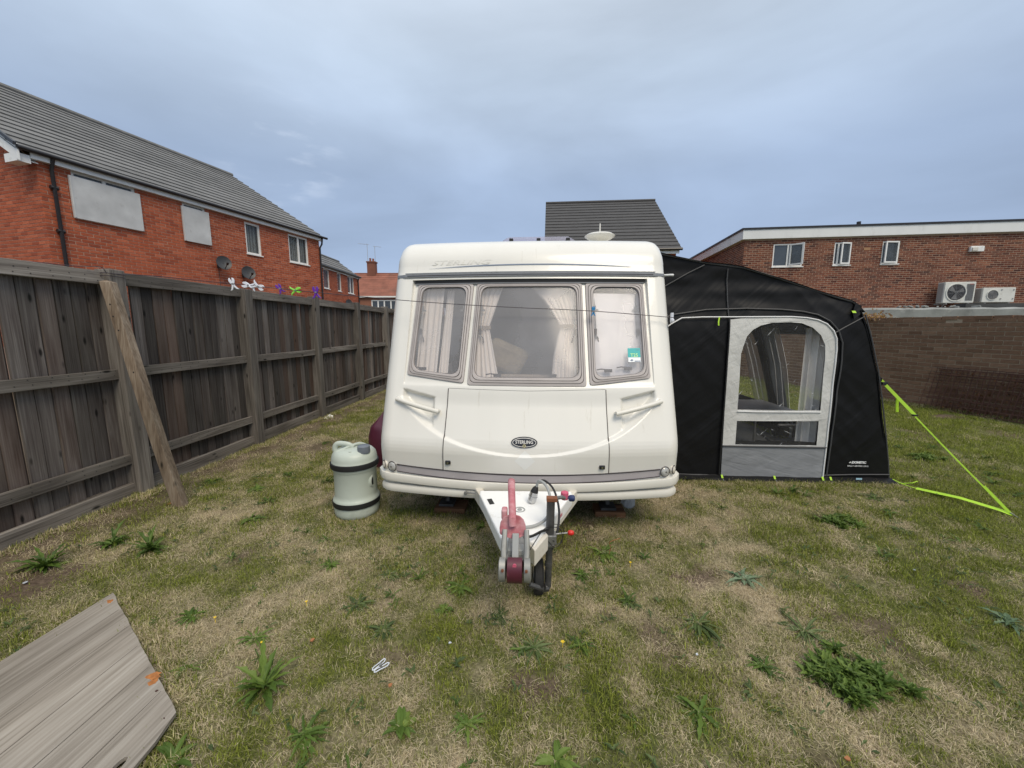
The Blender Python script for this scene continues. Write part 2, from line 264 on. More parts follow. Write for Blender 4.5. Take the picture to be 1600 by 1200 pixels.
galv = M('galvanised_steel', (.30,.30,.29), .5, metal=.75, var=.25, vs=16, dirt=(.20,.16,.12), dscale=12, bump=.3, bs=60)
galv_d = M('weathered_steel_tube', (.10,.10,.10), .55, metal=.6, var=.35, vs=12, dirt=(.22,.20,.18), dscale=10, bump=.3, bs=50)
casting = M('grey_casting', (.30,.30,.28), .5, metal=.4, var=.15, vs=14, dirt=(.16,.14,.12), dscale=12)
rust = M('rust', (.20,.075,.035), .9, var=.35, vs=16, bump=.5, bs=60)
rust_d = M('rusty_mesh_steel', (.070,.030,.022), .9, var=.4, vs=6)
cable_g = M('grey_cable', (.33,.34,.33), .5); cable_k = M('black_cable', (.012,.012,.012), .5)
red_k = M('red_knob', (.62,.025,.018), .4); pink_k = M('pink_knob', (.55,.10,.17), .6); blue_k = M('blue_knob', (.02,.035,.11), .5)
barrel_m = M('sage_grey_plastic', (.47,.52,.46), .42, var=.04, vs=3, dirt=(.32,.35,.29), dscale=4, bump=.1, bs=25)
cap_m = M('slate_cap', (.15,.17,.20), .5)
awn_k = fabric('black_awning_nylon', (.0055,.0055,.0062), 1.0, rough=.5, spec=.24, dirs=((42,(.5,.5,3.0)),))
awn_r = fabric('black_awning_roof', (.009,.0092,.0105), .8, rough=.5, spec=.25, dirs=((-20,(.5,1.2,3.5)),))
awn_g = fabric('pale_grey_awning_fabric', (.56,.56,.54), .25, rough=.8, dirs=((30,(6,6,18)),(-60,(5,5,16))))
awn_m = fabric('mid_grey_mudwall', (.225,.235,.25), .35, rough=.75, dirs=((25,(3,3,9)),(-15,(2,2,12))))
awn_c = glassmat('clear_vinyl', (.97,.97,.97), .05, (.5,.5,.5), rough=.05, streak=.6, haze=.3)
awn_w = glassmat('side_vinyl', (.96,.96,.95), .06, (.5,.5,.5), rough=.1)
sheer = glassmat('sheer_curtain', (.95,.95,.95), .50, (.80,.80,.79), rough=.9, haze=.25)
pipe_w = M('white_piping', (.80,.80,.80), .6); pipe_k = M('grey_piping', (.060,.060,.062), .6); print_w = M('white_print', (.75,.76,.76), .6)
lime = M('lime_webbing', (.40,.66,.03), .6, var=.08, vs=30)
lab_b = M('pale_blue_label', (.35,.55,.66), .6)
table_m = M('grey_table_top', (.12,.12,.125), .35, var=.1, vs=3)
peg_w = M('white_peg', (.72,.74,.80), .4); peg_p = M('purple_peg', (.12,.02,.33), .4); peg_g = M('green_peg', (.28,.75,.08), .4); peg_b = M('blue_peg', (.02,.25,.55), .4)
line_m = M('washing_line_cord', (.045,.035,.045), .5)
petal = M('yellow_petal', (.80,.58,.02), .6)
litter_w = M('litter_white', (.58,.62,.68), .5); litter_o = M('dead_leaf', (.36,.15,.06), .8)
bag_m = glassmat('thin_plastic_bag', (.9,.9,.9), .55, (.6,.62,.65), rough=.25)
tyre_m = M('tyre_rubber', (.014,.014,.014), .8, bump=.4, bs=60)
winglass = M('dark_window_glass', (.05,.06,.07), .06, var=.3, vs=1.5, spec=.8)
blind_v = M('pale_vertical_blind', (.66,.67,.65), .8, var=.18, vs=9, stretch=(6,6,.2))
deadleaf = leafmat('brown_leaves', [(.07,.035,.02),(.14,.065,.03),(.22,.10,.04)])
ochre = leafmat('ochre_plant', [(.26,.13,.05),(.42,.26,.08),(.30,.20,.16)])
leaf_a = leafmat('dandelion_green', [(.045,.085,.014),(.10,.165,.028),(.18,.25,.05)])
leaf_b = leafmat('plantain_grey_green', [(.050,.080,.026),(.095,.138,.044),(.16,.20,.08)])
leaf_p = leafmat('pale_thistle_green', [(.07,.12,.06),(.15,.22,.12),(.28,.34,.24)])

# ------------------------------------------------------------ mesh helpers
class MB:
    def __init__(s): s.v = []; s.f = []; s.r = []; s.cur = 0.0
    def add(s, vs, fs):
        b = len(s.v); s.v += [tuple(v) for v in vs]; s.f += [tuple(i+b for i in f) for f in fs]; s.r += [s.cur]*len(fs); return s
    def box(s, c, d, rot=None, taper=1):
        x, y, z = d[0]/2, d[1]/2, d[2]/2; vs = []
        for k, t in ((-1,1),(1,taper)):
            for i, j in ((-1,-1),(1,-1),(1,1),(-1,1)):
                p = Vector((i*x*t, j*y*t, k*z))
                if rot: p = rot @ p
                vs.append(p+Vector(c))
        return s.add(vs, [(3,2,1,0),(4,5,6,7),(0,1,5,4),(1,2,6,5),(2,3,7,6),(3,0,4,7)])
    def bbox(s, a, b): return s.box([(a[i]+b[i])/2 for i in range(3)], [abs(b[i]-a[i]) for i in range(3)])
    def tube(s, pts, r, n=8, cap=True, closed=False, flat=1):
        pts = [Vector(p) for p in pts]; k = len(pts); rs = r if isinstance(r, (list, tuple)) else [r]*k
        up = Vector((0,0,1)); vs = []; prev = None
        for i, p in enumerate(pts):
            if closed: t = (pts[(i+1) % k]-pts[i-1]).normalized()
            else: t = (pts[min(i+1,k-1)]-pts[max(i-1,0)]).normalized()
            if prev is None:
                a = t.cross(up)
                if a.length < .05: a = t.cross(Vector((1,0,0)))
            else: a = prev-t*prev.dot(t)
            a.normalize(); prev = a; b = t.cross(a)
            for j in range(n):
                w = 2*pi*j/n; vs.append(p+a*cos(w)*rs[i]+b*sin(w)*rs[i]*flat)
        fs = []
        for i in range(k if closed else k-1):
            for j in range(n):
                a0 = i*n+j; a1 = i*n+(j+1) % n; b0 = ((i+1) % k)*n+j; b1 = ((i+1) % k)*n+(j+1) % n
                fs.append((a0,a1,b1,b0))
        if cap and not closed: fs += [tuple(range(n-1,-1,-1)), tuple((k-1)*n+j for j in range(n))]
        return s.add(vs, fs)
    def lathe(s, c, prof, n=24, axis='z', sq=1):
        vs = []; fs = []; k = len(prof)
        for (r, h) in prof:
            for j in range(n):
                w = 2*pi*j/n; x, y = r*cos(w), r*sin(w)*sq
                q = {'z':(x,y,h),'y':(x,h,y),'x':(h,x,y)}[axis]; vs.append((c[0]+q[0],c[1]+q[1],c[2]+q[2]))
        for i in range(k-1):
            for j in range(n): fs.append((i*n+j, i*n+(j+1) % n, (i+1)*n+(j+1) % n, (i+1)*n+j))
        fs += [tuple(range(n-1,-1,-1)), tuple((k-1)*n+j for j in range(n))]
        return s.add(vs, fs)
    def strip(s, path, w, up):
        """flat ribbon of half-width vector w along path, with thickness from up"""
        vs = []; fs = []
        for p in path:
            p = Vector(p); ww = Vector(w); uu = Vector(up); vs += [p-ww, p+ww, p+ww+uu, p-ww+uu]
        k = len(path)
        for i in range(k-1):
            for j in range(4): fs.append((i*4+j, i*4+(j+1) % 4, i*4+4+(j+1) % 4, i*4+4+j))
        fs += [(3,2,1,0), ((k-1)*4,(k-1)*4+1,(k-1)*4+2,(k-1)*4+3)]
        return s.add(vs, fs)
    def grid(s, fn, nu, nv, keep=None):
        b = len(s.v)
        for j in range(nv+1):
            for i in range(nu+1): s.v.append(tuple(fn(i/nu, j/nv)))
        for j in range(nv):
            for i in range(nu):
                if keep and not keep((i+.5)/nu, (j+.5)/nv): continue
                a = b+j*(nu+1)+i; s.f.append((a,a+1,a+nu+2,a+nu+1)); s.r.append(s.cur)
        return s
    def tess(s, loops, fn, thick=None):
        """filled 2-D loops (first outer, rest holes) mapped through fn(x,z)->point; optional thickness vector"""
        ls = [[Vector((p[0],p[1],0)) for p in lp] for lp in loops]; tri = tessellate_polygon(ls)
        flat = [p for lp in loops for p in lp]; top = [Vector(fn(*p)) for p in flat]; b = len(s.v); n = len(flat)
        s.add(top, [tuple(t) for t in tri])
        if thick:
            tv = Vector(thick); s.add([p+tv for p in top], [tuple(reversed(t)) for t in tri]); o = 0
            for lp in loops:
                k = len(lp)
                for i in range(k): s.f.append((b+o+i, b+o+(i+1) % k, b+n+o+(i+1) % k, b+n+o+i)); s.r.append(s.cur)
                o += k
        return s
    def build(s, name, mat, parent=None, smooth=False, sub=0, bevel=0, kind=None, loc=None, recalc=True):
        me = bpy.data.meshes.new(name); off = Vector((0,0,0))
        if parent is not None and loc is None:
            off = Vector(parent['org']) if 'org' in parent.keys() else Vector((0,0,0))
        if loc is not None and parent is None: off = Vector(loc)
        me.from_pydata([(v[0]-off[0],v[1]-off[1],v[2]-off[2]) for v in s.v], [], s.f)
        if recalc:
            bm = bmesh.new(); bm.from_mesh(me); bmesh.ops.recalc_face_normals(bm, faces=bm.faces); bm.to_mesh(me); bm.free()
        if any(s.r):
            at = me.attributes.new('rnd', 'FLOAT', 'FACE'); at.data.foreach_set('value', s.r)
        me.materials.append(mat)
        if smooth: me.polygons.foreach_set('use_smooth', [True]*len(me.polygons))
        o = bpy.data.objects.new(name, me); COL.objects.link(o)
        if parent is not None: o.parent = parent; o['org'] = list(off)
        elif loc is not None: o.location = loc; o['org'] = list(off)
        if bevel:
            m = o.modifiers.new('bevel', 'BEVEL'); m.width = bevel; m.segments = 2; m.limit_method = 'ANGLE'; m.angle_limit = radians(40); m.harden_normals = False
        if sub: m = o.modifiers.new('sub', 'SUBSURF'); m.levels = sub; m.render_levels = sub
        if smooth and not sub:
            try: me.set_sharp_from_angle(angle=radians(42))
            except Exception: pass
        if kind: o['kind'] = kind
        return o
def tag(o, label, cat, group=None):
    o['label'] = label; o['category'] = cat
    if group: o['group'] = group
    return o
def thing(name, label, cat, loc=(0,0,0), group=None):
    o = bpy.data.objects.new(name, None); o.empty_display_size = .1; COL.objects.link(o); o.location = loc; o['org'] = list(loc)
    return tag(o, label, cat, group)
def text_mb(body, size, fn, thick=(0,0,0), shear=0, bold=0, spacing=1, align='CENTER'):
    """lettering: filled glyph outlines mapped by fn(x,z)"""
    cu = bpy.data.curves.new('lettering', 'FONT'); cu.body = body; cu.size = size; cu.align_x = align; cu.align_y = 'CENTER'; cu.shear = shear; cu.offset = bold; cu.space_character = spacing; cu.resolution_u = 3
    ob = bpy.data.objects.new('lettering', cu); COL.objects.link(ob); dg = bpy.context.evaluated_depsgraph_get()
    me = bpy.data.meshes.new_from_object(ob.evaluated_get(dg)); mb = MB()
    mb.add([fn(v.co.x, v.co.y) for v in me.vertices], [tuple(p.vertices) for p in me.polygons])
    bpy.data.objects.remove(ob); bpy.data.curves.remove(cu); bpy.data.meshes.remove(me); return mb
def lerp(a, b, t): return a+(b-a)*t
def interp(x, X, Y):
    if x <= X[0]: return Y[0]
    for i in range(1, len(X)):
        if x <= X[i]: return lerp(Y[i-1], Y[i], (x-X[i-1])/(X[i]-X[i-1]))
    return Y[-1]
def sstep(a, b, x): t = max(0, min(1, (x-a)/(b-a))); return t*t*(3-2*t)
# ------------------------------------------------------------ ground
def n2(x, y, s, o=0): return noise.noise(Vector((x*s+o, y*s-o*.7, o*1.3)))
def dryness(x, y):
    v = .50+.24*n2(x,y,1.15,3.1)+.25*n2(x,y,3.1,9.7)+.42*n2(x,y,7.5,5.3)+.42*n2(x,y,15,2.3)
    if y > 5: v -= .05*min(3, (y-5))
    if x > 1.6: v -= .14*min(2, x-1.6)
    v = .38+1.40*(v-.5)
    return max(0, min(1, v))
def bare(x, y):
    v = n2(x,y,1.7,21)+.55*n2(x,y,5.5,13)
    b = .8*sstep(.40, .70, v)
    b = max(b, sstep(-2.85+.35*n2(x,y,2.2,4), -3.40, x)*.88)        # trodden earth along the fence foot
    for bx, by, br in ((.02,1.46,.13),(2.55,2.2,.12),(-3.0,1.95,.4),(-1.95,3.9,.2),(1.0,2.25,.15),(7.0,6.9,.35)):
        d = math.hypot(x-bx, (y-by)*1.3)+.13*n2(x,y,9,2)+.06*n2(x,y,22,8); b = max(b, sstep(br, br*.4, d))
    return min(1, b)
def gheight(x, y):
    if abs(x) > 30 or abs(y) > 30: return 0
    h = .012*n2(x,y,.9,1)+.006*n2(x,y,3.4,6)
    if x < -3.1 and y < 16: h += .035*sstep(-3.1, -3.45, x)
    return h
def ground():
    xs = [-400,-120,-40,-16,-9,-6]+[-4.6+.05*i for i in range(260)]+[9,13,20,40,120,400]
    ys = [-60,-20,-6,-2]+[-.5+.05*i for i in range(120)]+[5.6+.12*i for i in range(80)]+[16,20,28,45,80,150,400,900]
    me = bpy.data.meshes.new('ground'); nx = len(xs)
    vs = [(x,y,gheight(x,y)) for y in ys for x in xs]
    fs = [(j*nx+i,j*nx+i+1,(j+1)*nx+i+1,(j+1)*nx+i) for j in range(len(ys)-1) for i in range(nx-1)]
    me.from_pydata(vs, [], fs); me.polygons.foreach_set('use_smooth', [True]*len(fs))
    a = me.attributes.new('dry','FLOAT','POINT'); a.data.foreach_set('value', [dryness(v[0],v[1]) if abs(v[0])<30 and -5<v[1]<30 else .3 for v in vs])
    a = me.attributes.new('bare','FLOAT','POINT'); a.data.foreach_set('value', [bare(v[0],v[1]) if abs(v[0])<30 and -5<v[1]<30 else 0 for v in vs])
    m, n, l, b = newmat('lawn_soil')
    ad = n.new('ShaderNodeAttribute'); ad.attribute_name = 'dry'; ab = n.new('ShaderNodeAttribute'); ab.attribute_name = 'bare'
    tc = n.new('ShaderNodeTexCoord'); t = n.new('ShaderNodeTexNoise'); t.inputs['Scale'].default_value = 55; t.inputs['Detail'].default_value = 8; t.inputs['Roughness'].default_value = .7; l.new(tc.outputs['Object'], t.inputs[0])
    g = n.new('ShaderNodeValToRGB'); l.new(t.outputs[0], g.inputs[0]); g.color_ramp.elements[0].position = .3; g.color_ramp.elements[0].color = (.030,.036,.012,1); g.color_ramp.elements[1].position = .7; g.color_ramp.elements[1].color = (.145,.165,.05,1)
    s = n.new('ShaderNodeValToRGB'); l.new(t.outputs[0], s.inputs[0]); s.color_ramp.elements[0].position = .3; s.color_ramp.elements[0].color = (.13,.10,.065,1); s.color_ramp.elements[1].position = .7; s.color_ramp.elements[1].color = (.48,.40,.27,1)
    q = n.new('ShaderNodeValToRGB'); l.new(t.outputs[0], q.inputs[0]); q.color_ramp.elements[0].position = .3; q.color_ramp.elements[0].color = (.055,.038,.027,1); q.color_ramp.elements[1].position = .7; q.color_ramp.elements[1].color = (.20,.15,.11,1)
    x1 = n.new('ShaderNodeMixRGB'); l.new(ad.outputs['Fac'], x1.inputs[0]); l.new(g.outputs[0], x1.inputs[1]); l.new(s.outputs[0], x1.inputs[2])
    x2 = n.new('ShaderNodeMixRGB'); l.new(ab.outputs['Fac'], x2.inputs[0]); l.new(x1.outputs[0], x2.inputs[1]); l.new(q.outputs[0], x2.inputs[2])
    l.new(x2.outputs[0], b.inputs['Base Color']); b.inputs['Roughness'].default_value = .95; b.inputs['Specular IOR Level'].default_value = .1
    bp = n.new('ShaderNodeBump'); bp.inputs['Strength'].default_value = .7; bp.inputs['Distance'].default_value = .02; l.new(t.outputs[0], bp.inputs['Height']); l.new(bp.outputs[0], b.inputs['Normal'])
    me.materials.append(m); o = bpy.data.objects.new('ground', me); COL.objects.link(o); o['kind'] = 'structure'
ground()
def blade_mat(name, lo, hi, strawlo, strawhi, bias):
    m, n, l, b = newmat(name); o = n['Material Output']
    ai = n.new('ShaderNodeAttribute'); ai.attribute_type = 'INSTANCER'; ai.attribute_name = 'dry'
    ar = n.new('ShaderNodeAttribute'); ar.attribute_name = 'rnd'
    oi = n.new('ShaderNodeObjectInfo')
    r1 = n.new('ShaderNodeValToRGB'); l.new(ar.outputs['Fac'], r1.inputs[0]); r1.color_ramp.elements[0].color = (*lo,1); r1.color_ramp.elements[1].color = (*hi,1)
    r2 = n.new('ShaderNodeValToRGB'); l.new(ar.outputs['Fac'], r2.inputs[0]); r2.color_ramp.elements[0].color = (*strawlo,1); r2.color_ramp.elements[1].color = (*strawhi,1)
    a = n.new('ShaderNodeMath'); a.operation = 'ADD'; l.new(ai.outputs['Fac'], a.inputs[0])
    w = n.new('ShaderNodeMath'); w.operation = 'MULTIPLY'; l.new(ar.outputs['Fac'], w.inputs[0]); w.inputs[1].default_value = 7.31
    f = n.new('ShaderNodeMath'); f.operation = 'FRACT'; l.new(w.outputs[0], f.inputs[0]); f2 = n.new('ShaderNodeMath'); f2.operation = 'MULTIPLY'; f2.inputs[1].default_value = .5; l.new(f.outputs[0], f2.inputs[0]); l.new(f2.outputs[0], a.inputs[1])
    mr = n.new('ShaderNodeMapRange'); mr.inputs[1].default_value = .55+bias; mr.inputs[2].default_value = .95+bias; l.new(a.outputs[0], mr.inputs[0])
    x = n.new('ShaderNodeMixRGB'); l.new(mr.outputs[0], x.inputs[0]); l.new(r1.outputs[0], x.inputs[1]); l.new(r2.outputs[0], x.inputs[2])
    vr = n.new('ShaderNodeMapRange'); vr.inputs[3].default_value = .75; vr.inputs[4].default_value = 1.25; l.new(oi.outputs['Random'], vr.inputs[0])
    y = n.new('ShaderNodeMixRGB'); y.blend_type = 'MULTIPLY'; y.inputs[0].default_value = 1; l.new(x.outputs[0], y.inputs[1]); l.new(vr.outputs[0], y.inputs[2])
    l.new(y.outputs[0], b.inputs['Base Color']); b.inputs['Roughness'].default_value = .75; b.inputs['Specular IOR Level'].default_value = .2
    tl = n.new('ShaderNodeBsdfTranslucent'); l.new(y.outputs[0], tl.inputs[0]); ms = n.new('ShaderNodeMixShader'); ms.inputs[0].default_value = .3
    l.new(b.outputs[0], ms.inputs[1]); l.new(tl.outputs[0], ms.inputs[2]); l.new(ms.outputs[0], o.inputs[0]); return m
grass_m = blade_mat('grass_blades', (.10,.13,.018), (.32,.355,.060), (.40,.335,.175), (.72,.63,.40), .06)
thatch_m = blade_mat('dry_grass_blades', (.15,.16,.05), (.32,.31,.11), (.40,.32,.20), (.78,.67,.47), -.28)
def tuft(name, mat, n, rad, h0, h1, lean, wid, seed):
    rr = random.Random(seed); mb = MB()
    for _ in range(n):
        a = rr.uniform(0,2*pi); r = rad*math.sqrt(rr.random()); x, y = r*cos(a), r*sin(a); h = rr.uniform(h0,h1); w = wid*rr.uniform(.7,1.3)
        d = rr.uniform(0,2*pi); ln = rr.uniform(*lean)*h; dx, dy = cos(d), sin(d); px, py = -dy*w/2, dx*w/2; hz = math.sqrt(max(h*h-ln*ln, (h*.12)**2))
        z0 = rr.uniform(-.004,.004) if hz > h*.4 else rr.uniform(0,.012); mb.cur = rr.random()*.999+.001
        m = (x+dx*ln*.4, y+dy*ln*.4, z0+hz*.62); t = (x+dx*ln, y+dy*ln, z0+hz*(.95 if hz > h*.4 else .5))
        mb.add([(x-px,y-py,z0),(x+px,y+py,z0),(m[0]+px*.8,m[1]+py*.8,m[2]),(m[0]-px*.8,m[1]-py*.8,m[2]),t], [(0,1,2,3),(3,2,4)])
    me = bpy.data.meshes.new(name); me.from_pydata(mb.v, [], mb.f); at = me.attributes.new('rnd','FLOAT','FACE'); at.data.foreach_set('value', mb.r); me.materials.append(mat)
    return bpy.data.objects.new(name, me)
def scatter(name, srcs, pts, label):
    """pts: (x,y,z,rot,scale,dry,index)"""
    me = bpy.data.meshes.new(name); me.from_pydata([p[:3] for p in pts], [], [])
    for an, ix in (('rz',3),('scl',4),('dry',5)): at = me.attributes.new(an,'FLOAT','POINT'); at.data.foreach_set('value', [p[ix] for p in pts])
    at = me.attributes.new('idx','INT','POINT'); at.data.foreach_set('value', [p[6] for p in pts])
    o = bpy.data.objects.new(name, me); COL.objects.link(o); o['kind'] = 'stuff'; o['label'] = label; o['category'] = 'grass'
    g = bpy.data.node_groups.new(name, 'GeometryNodeTree'); g.interface.new_socket('Geometry', in_out='INPUT', socket_type='NodeSocketGeometry'); g.interface.new_socket('Geometry', in_out='OUTPUT', socket_type='NodeSocketGeometry')
    n = g.nodes; l = g.links; gi = n.new('NodeGroupInput'); go = n.new('NodeGroupOutput')
    iop = n.new('GeometryNodeInstanceOnPoints'); l.new(gi.outputs[0], iop.inputs['Points'])
    jn = n.new('GeometryNodeJoinGeometry')
    for s in reversed(srcs):
        ob = n.new('GeometryNodeObjectInfo'); ob.inputs['Object'].default_value = s; ob.inputs['As Instance'].default_value = True; l.new(ob.outputs['Geometry'], jn.inputs[0])
    l.new(jn.outputs[0], iop.inputs['Instance']); iop.inputs['Pick Instance'].default_value = True
    def na(nm, dt):
        q = n.new('GeometryNodeInputNamedAttribute'); q.data_type = dt; q.inputs['Name'].default_value = nm; return q.outputs['Attribute']
    l.new(na('idx','INT'), iop.inputs['Instance Index'])
    cx = n.new('ShaderNodeCombineXYZ'); l.new(na('rz','FLOAT'), cx.inputs[2]); e2 = n.new('FunctionNodeEulerToRotation'); l.new(cx.outputs[0], e2.inputs[0]); l.new(e2.outputs[0], iop.inputs['Rotation'])
    l.new(na('scl','FLOAT'), iop.inputs['Scale']); l.new(iop.outputs[0], go.inputs[0])
    md = o.modifiers.new('scatter','NODES'); md.node_group = g
    return o
BOARD = [(-2.348,1.873),(-1.359,1.23),(-1.317,1.02),(-1.30,-.3),(-2.33,-.3)]
def inpoly(x, y, P):
    c = False; j = len(P)-1
    for i in range(len(P)):
        if (P[i][1] > y) != (P[j][1] > y) and x < (P[j][0]-P[i][0])*(y-P[i][1])/(P[j][1]-P[i][1])+P[i][0]: c = not c
        j = i
    return c
def xwall(y): return 7.34-.255*(y-8.55)-.04
gt = [tuft('grass_tuft', grass_m, 44, .075, .010, .032, (.3,.92), .0026, 1), tuft('grass_tuft', grass_m, 44, .08, .008, .027, (.4,.95), .0028, 2), tuft('grass_tuft', grass_m, 30, .07, .012, .042, (.2,.85), .0024, 3)]
dt_ = [tuft('thatch_tuft', thatch_m, 56, .085, .020, .050, (.93,.999), .0017, 4), tuft('thatch_tuft', thatch_m, 56, .09, .015, .042, (.85,.995), .0018, 5), tuft('thatch_tuft', thatch_m, 46, .085, .015, .036, (.5,.98), .0018, 6)]
gp = []; dp = []
rr = random.Random(11)
def field(y0, y1, dens, scl):
    area = (y1-y0)*11.0
    for _ in range(int(area*dens)):
        x = rr.uniform(-3.6, 7.4); y = rr.uniform(y0, y1)
        if abs(x) > y*1.75+.9: continue
        if inpoly(x, y, BOARD) or x > xwall(y): continue
        if 1.15 < x < 3.35 and 3.95 < y < 7.0: continue
        if -1.0 < x < .9 and y > 4.0 and y < 8.8 and rr.random() < .9: continue
        if x > 2 and y > 8 and x > xwall(y): continue
        d = dryness(x, y); b = bare(x, y); z = gheight(x, y)
        r = rr.random()
        under = .45 if (-1.1 < x < 1 and 2.9 < y < 9) else 1
        if r < (1-.80*d)*(1-.9*b)*under: gp.append((x,y,z,rr.uniform(0,6.28),scl*rr.uniform(.65,1.25)*(1.2-.4*d)*(1+.55*max(-.6,n2(x,y,6,31))),d,rr.randrange(3)))
        if rr.random() < (.30+.75*d)*(1-.80*b): dp.append((x,y,z+.001,rr.uniform(0,6.28),scl*rr.uniform(.7,1.2),min(1,d+rr.uniform(-.15,.15)),rr.randrange(3)))
field(.3, 2.2, 700, .80); field(2.2, 4.2, 440, .95); field(4.2, 8, 190, 1.25); field(8, 15, 70, 1.8)

def edge(x0, y0, x1, y1, n, spread=.03, scl=1.0):
    for _ in range(n):
        t = rr.random(); x = lerp(x0,x1,t)+rr.gauss(0,spread); y = lerp(y0,y1,t)+rr.gauss(0,spread); gp.append((x,y,gheight(x,y),rr.uniform(0,6.28),scl*rr.uniform(.8,1.5),.25+.5*rr.random(),2)); 
        if rr.random() < .6: dp.append((x,y,gheight(x,y)+.001,rr.uniform(0,6.28),scl*rr.uniform(.8,1.3),.8,rr.randrange(3)))
for k in range(12): a = k*pi/6; edge(-1.432+.185*cos(a), 2.945+.185*sin(a), -1.432+.185*cos(a+.5), 2.945+.185*sin(a+.5), 9, .012)
edge(-3.47,.8,-3.47,12,500,.025,1.1); edge(-2.93,2.93,-2.93,2.93,14,.05,1.2); edge(-2.33,1.91,-1.34,1.27,50,.012); edge(-1.31,1.22,-1.27,.9,30,.012); edge(-2.39,1.85,-2.38,1.2,20,.012)
edge(1.1,3.76,3.5,3.76,160,.02); edge(7.3,8.5,7.9,6.2,160,.06,1.5); edge(7.3,8.5,6.0,14,120,.06,1.6); edge(.03,2.06,.03,2.1,14,.06,1.0)
for y in (1.62,3.10,4.60,6.10,7.60): edge(-3.42,y-.07,-3.42,y+.07,14,.02,1.3)
scatter('grass', gt, gp, 'short green lawn grass growing in patches')
scatter('dry_grass', dt_, dp, 'bleached dry grass lying between the green patches')
# ------------------------------------------------------------ framing helper for walls
class Fr:
    """vertical wall frame: u along, n outward, z up"""
    def __init__(s, P, d, flip=1):
        s.P = Vector((P[0],P[1],0)); s.d = Vector((d[0],d[1],0)).normalized(); s.N = Vector((s.d[1],-s.d[0],0))*flip
        s.rot = math.atan2(s.d[1], s.d[0]); s.R = Matrix.Rotation(s.rot, 3, 'Z')
    def __call__(s, u, n, z): return s.P+s.d*u+s.N*n+Vector((0,0,z))
    def box(s, mb, a, b):
        vs = [s(u,n,z) for z in (a[2],b[2]) for (u,n) in ((a[0],a[1]),(b[0],a[1]),(b[0],b[1]),(a[0],b[1]))]
        return mb.add(vs, [(3,2,1,0),(4,5,6,7),(0,1,5,4),(1,2,6,5),(2,3,7,6),(3,0,4,7)])
def wall_face(fr, u0, u1, z0, z1, holes, depth=.10):
    """wall surface with real openings and reveals"""
    mb = MB(); us = sorted({u0,u1,*[h[0] for h in holes],*[h[1] for h in holes]}); zs = sorted({z0,z1,*[h[2] for h in holes],*[h[3] for h in holes]})
    for i in range(len(us)-1):
        for j in range(len(zs)-1):
            cu, cz = (us[i]+us[i+1])/2, (zs[j]+zs[j+1])/2
            if any(h[0] < cu < h[1] and h[2] < cz < h[3] for h in holes): continue
            mb.add([fr(us[i],0,zs[j]),fr(us[i+1],0,zs[j]),fr(us[i+1],0,zs[j+1]),fr(us[i],0,zs[j+1])], [(0,1,2,3)])
    for a, b, c, d in holes:
        q = [(a,c),(b,c),(b,d),(a,d)]
        for k in range(4):
            p, r = q[k], q[(k+1) % 4]; mb.add([fr(p[0],0,p[1]),fr(r[0],0,r[1]),fr(r[0],-depth,r[1]),fr(p[0],-depth,p[1])], [(0,1,2,3)])
    return mb
def brick_cells(u0, u1, z0, z1, holes, L_=.225, H_=.075, g=.011, gable=None):
    out = []; rows = int((z1-z0)/H_)
    for j in range(rows):
        za = z0+j*H_; zb = za+H_-g; off = 0 if j % 2 else L_/2; u = u0-off
        while u < u1:
            segs = [(max(u,u0), min(u+L_-g,u1))]
            for h in holes:
                if zb > h[2] and za < h[3]:
                    ns_ = []
                    for a, b in segs:
                        if b <= h[0] or a >= h[1]: ns_.append((a,b))
                        else:
                            if a < h[0]: ns_.append((a,h[0]))
                            if b > h[1]: ns_.append((h[1],b))
                    segs = ns_
            for a, b in segs:
                if b-a > .03 and (gable is None or gable((a+b)/2, zb)): out.append((a,b,za,zb))
            u += L_
    return out
def lay_bricks(fr, cells, mat, parent, n_single=0, key=None, proud=.006, seed=1):
    rr = random.Random(seed); single = []
    if n_single:
        full = sorted([c for c in cells if abs(c[1]-c[0]-.214) < .002], key=key)[:n_single]; ss = set(full); cells = [c for c in cells if c not in ss]; single = full
    mb = MB()
    for a, b, c, d in cells:
        p = proud+rr.uniform(-.0025,.0025); mb.cur = rr.random()*.99+.005; base = len(mb.v)
        vs = [fr(a,0,c),fr(b,0,c),fr(b,0,d),fr(a,0,d),fr(a+.002,p,c+.002),fr(b-.002,p,c+.002),fr(b-.002,p,d-.002),fr(a+.002,p,d-.002)]
        mb.add(vs, [(4,5,6,7),(0,1,5,4),(1,2,6,5),(2,3,7,6),(3,0,4,7)])
    o = mb.build('brick', mat, parent, kind='stuff', recalc=False); 
    if single:
        f0 = Fr((0,0),(1,0), 1); f0.N = Vector((0,-1,0)) if fr.N.dot(Vector((fr.d[1],-fr.d[0],0))) > 0 else Vector((0,1,0))
        m1 = MB(); w, h = .107, .032
        m1.add([f0(-w,0,-h),f0(w,0,-h),f0(w,0,h),f0(-w,0,h),f0(-w+.002,.007,-h+.002),f0(w-.002,.007,-h+.002),f0(w-.002,.007,h-.002),f0(-w+.002,.007,h-.002)], [(4,5,6,7),(0,1,5,4),(1,2,6,5),(2,3,7,6),(3,0,4,7)])
        me = None; org = Vector(parent['org']) if 'org' in parent.keys() else Vector()
        for a, b, c, d in single:
            if me is None:
                ob = m1.build('brick', mat, None, recalc=False); me = ob.data
            else: ob = bpy.data.objects.new('brick', me); COL.objects.link(ob)
            ob.parent = parent; ob.location = fr((a+b)/2, rr.uniform(-.002,.0015), (c+d)/2)-org; ob.rotation_euler = (0,0,fr.rot)
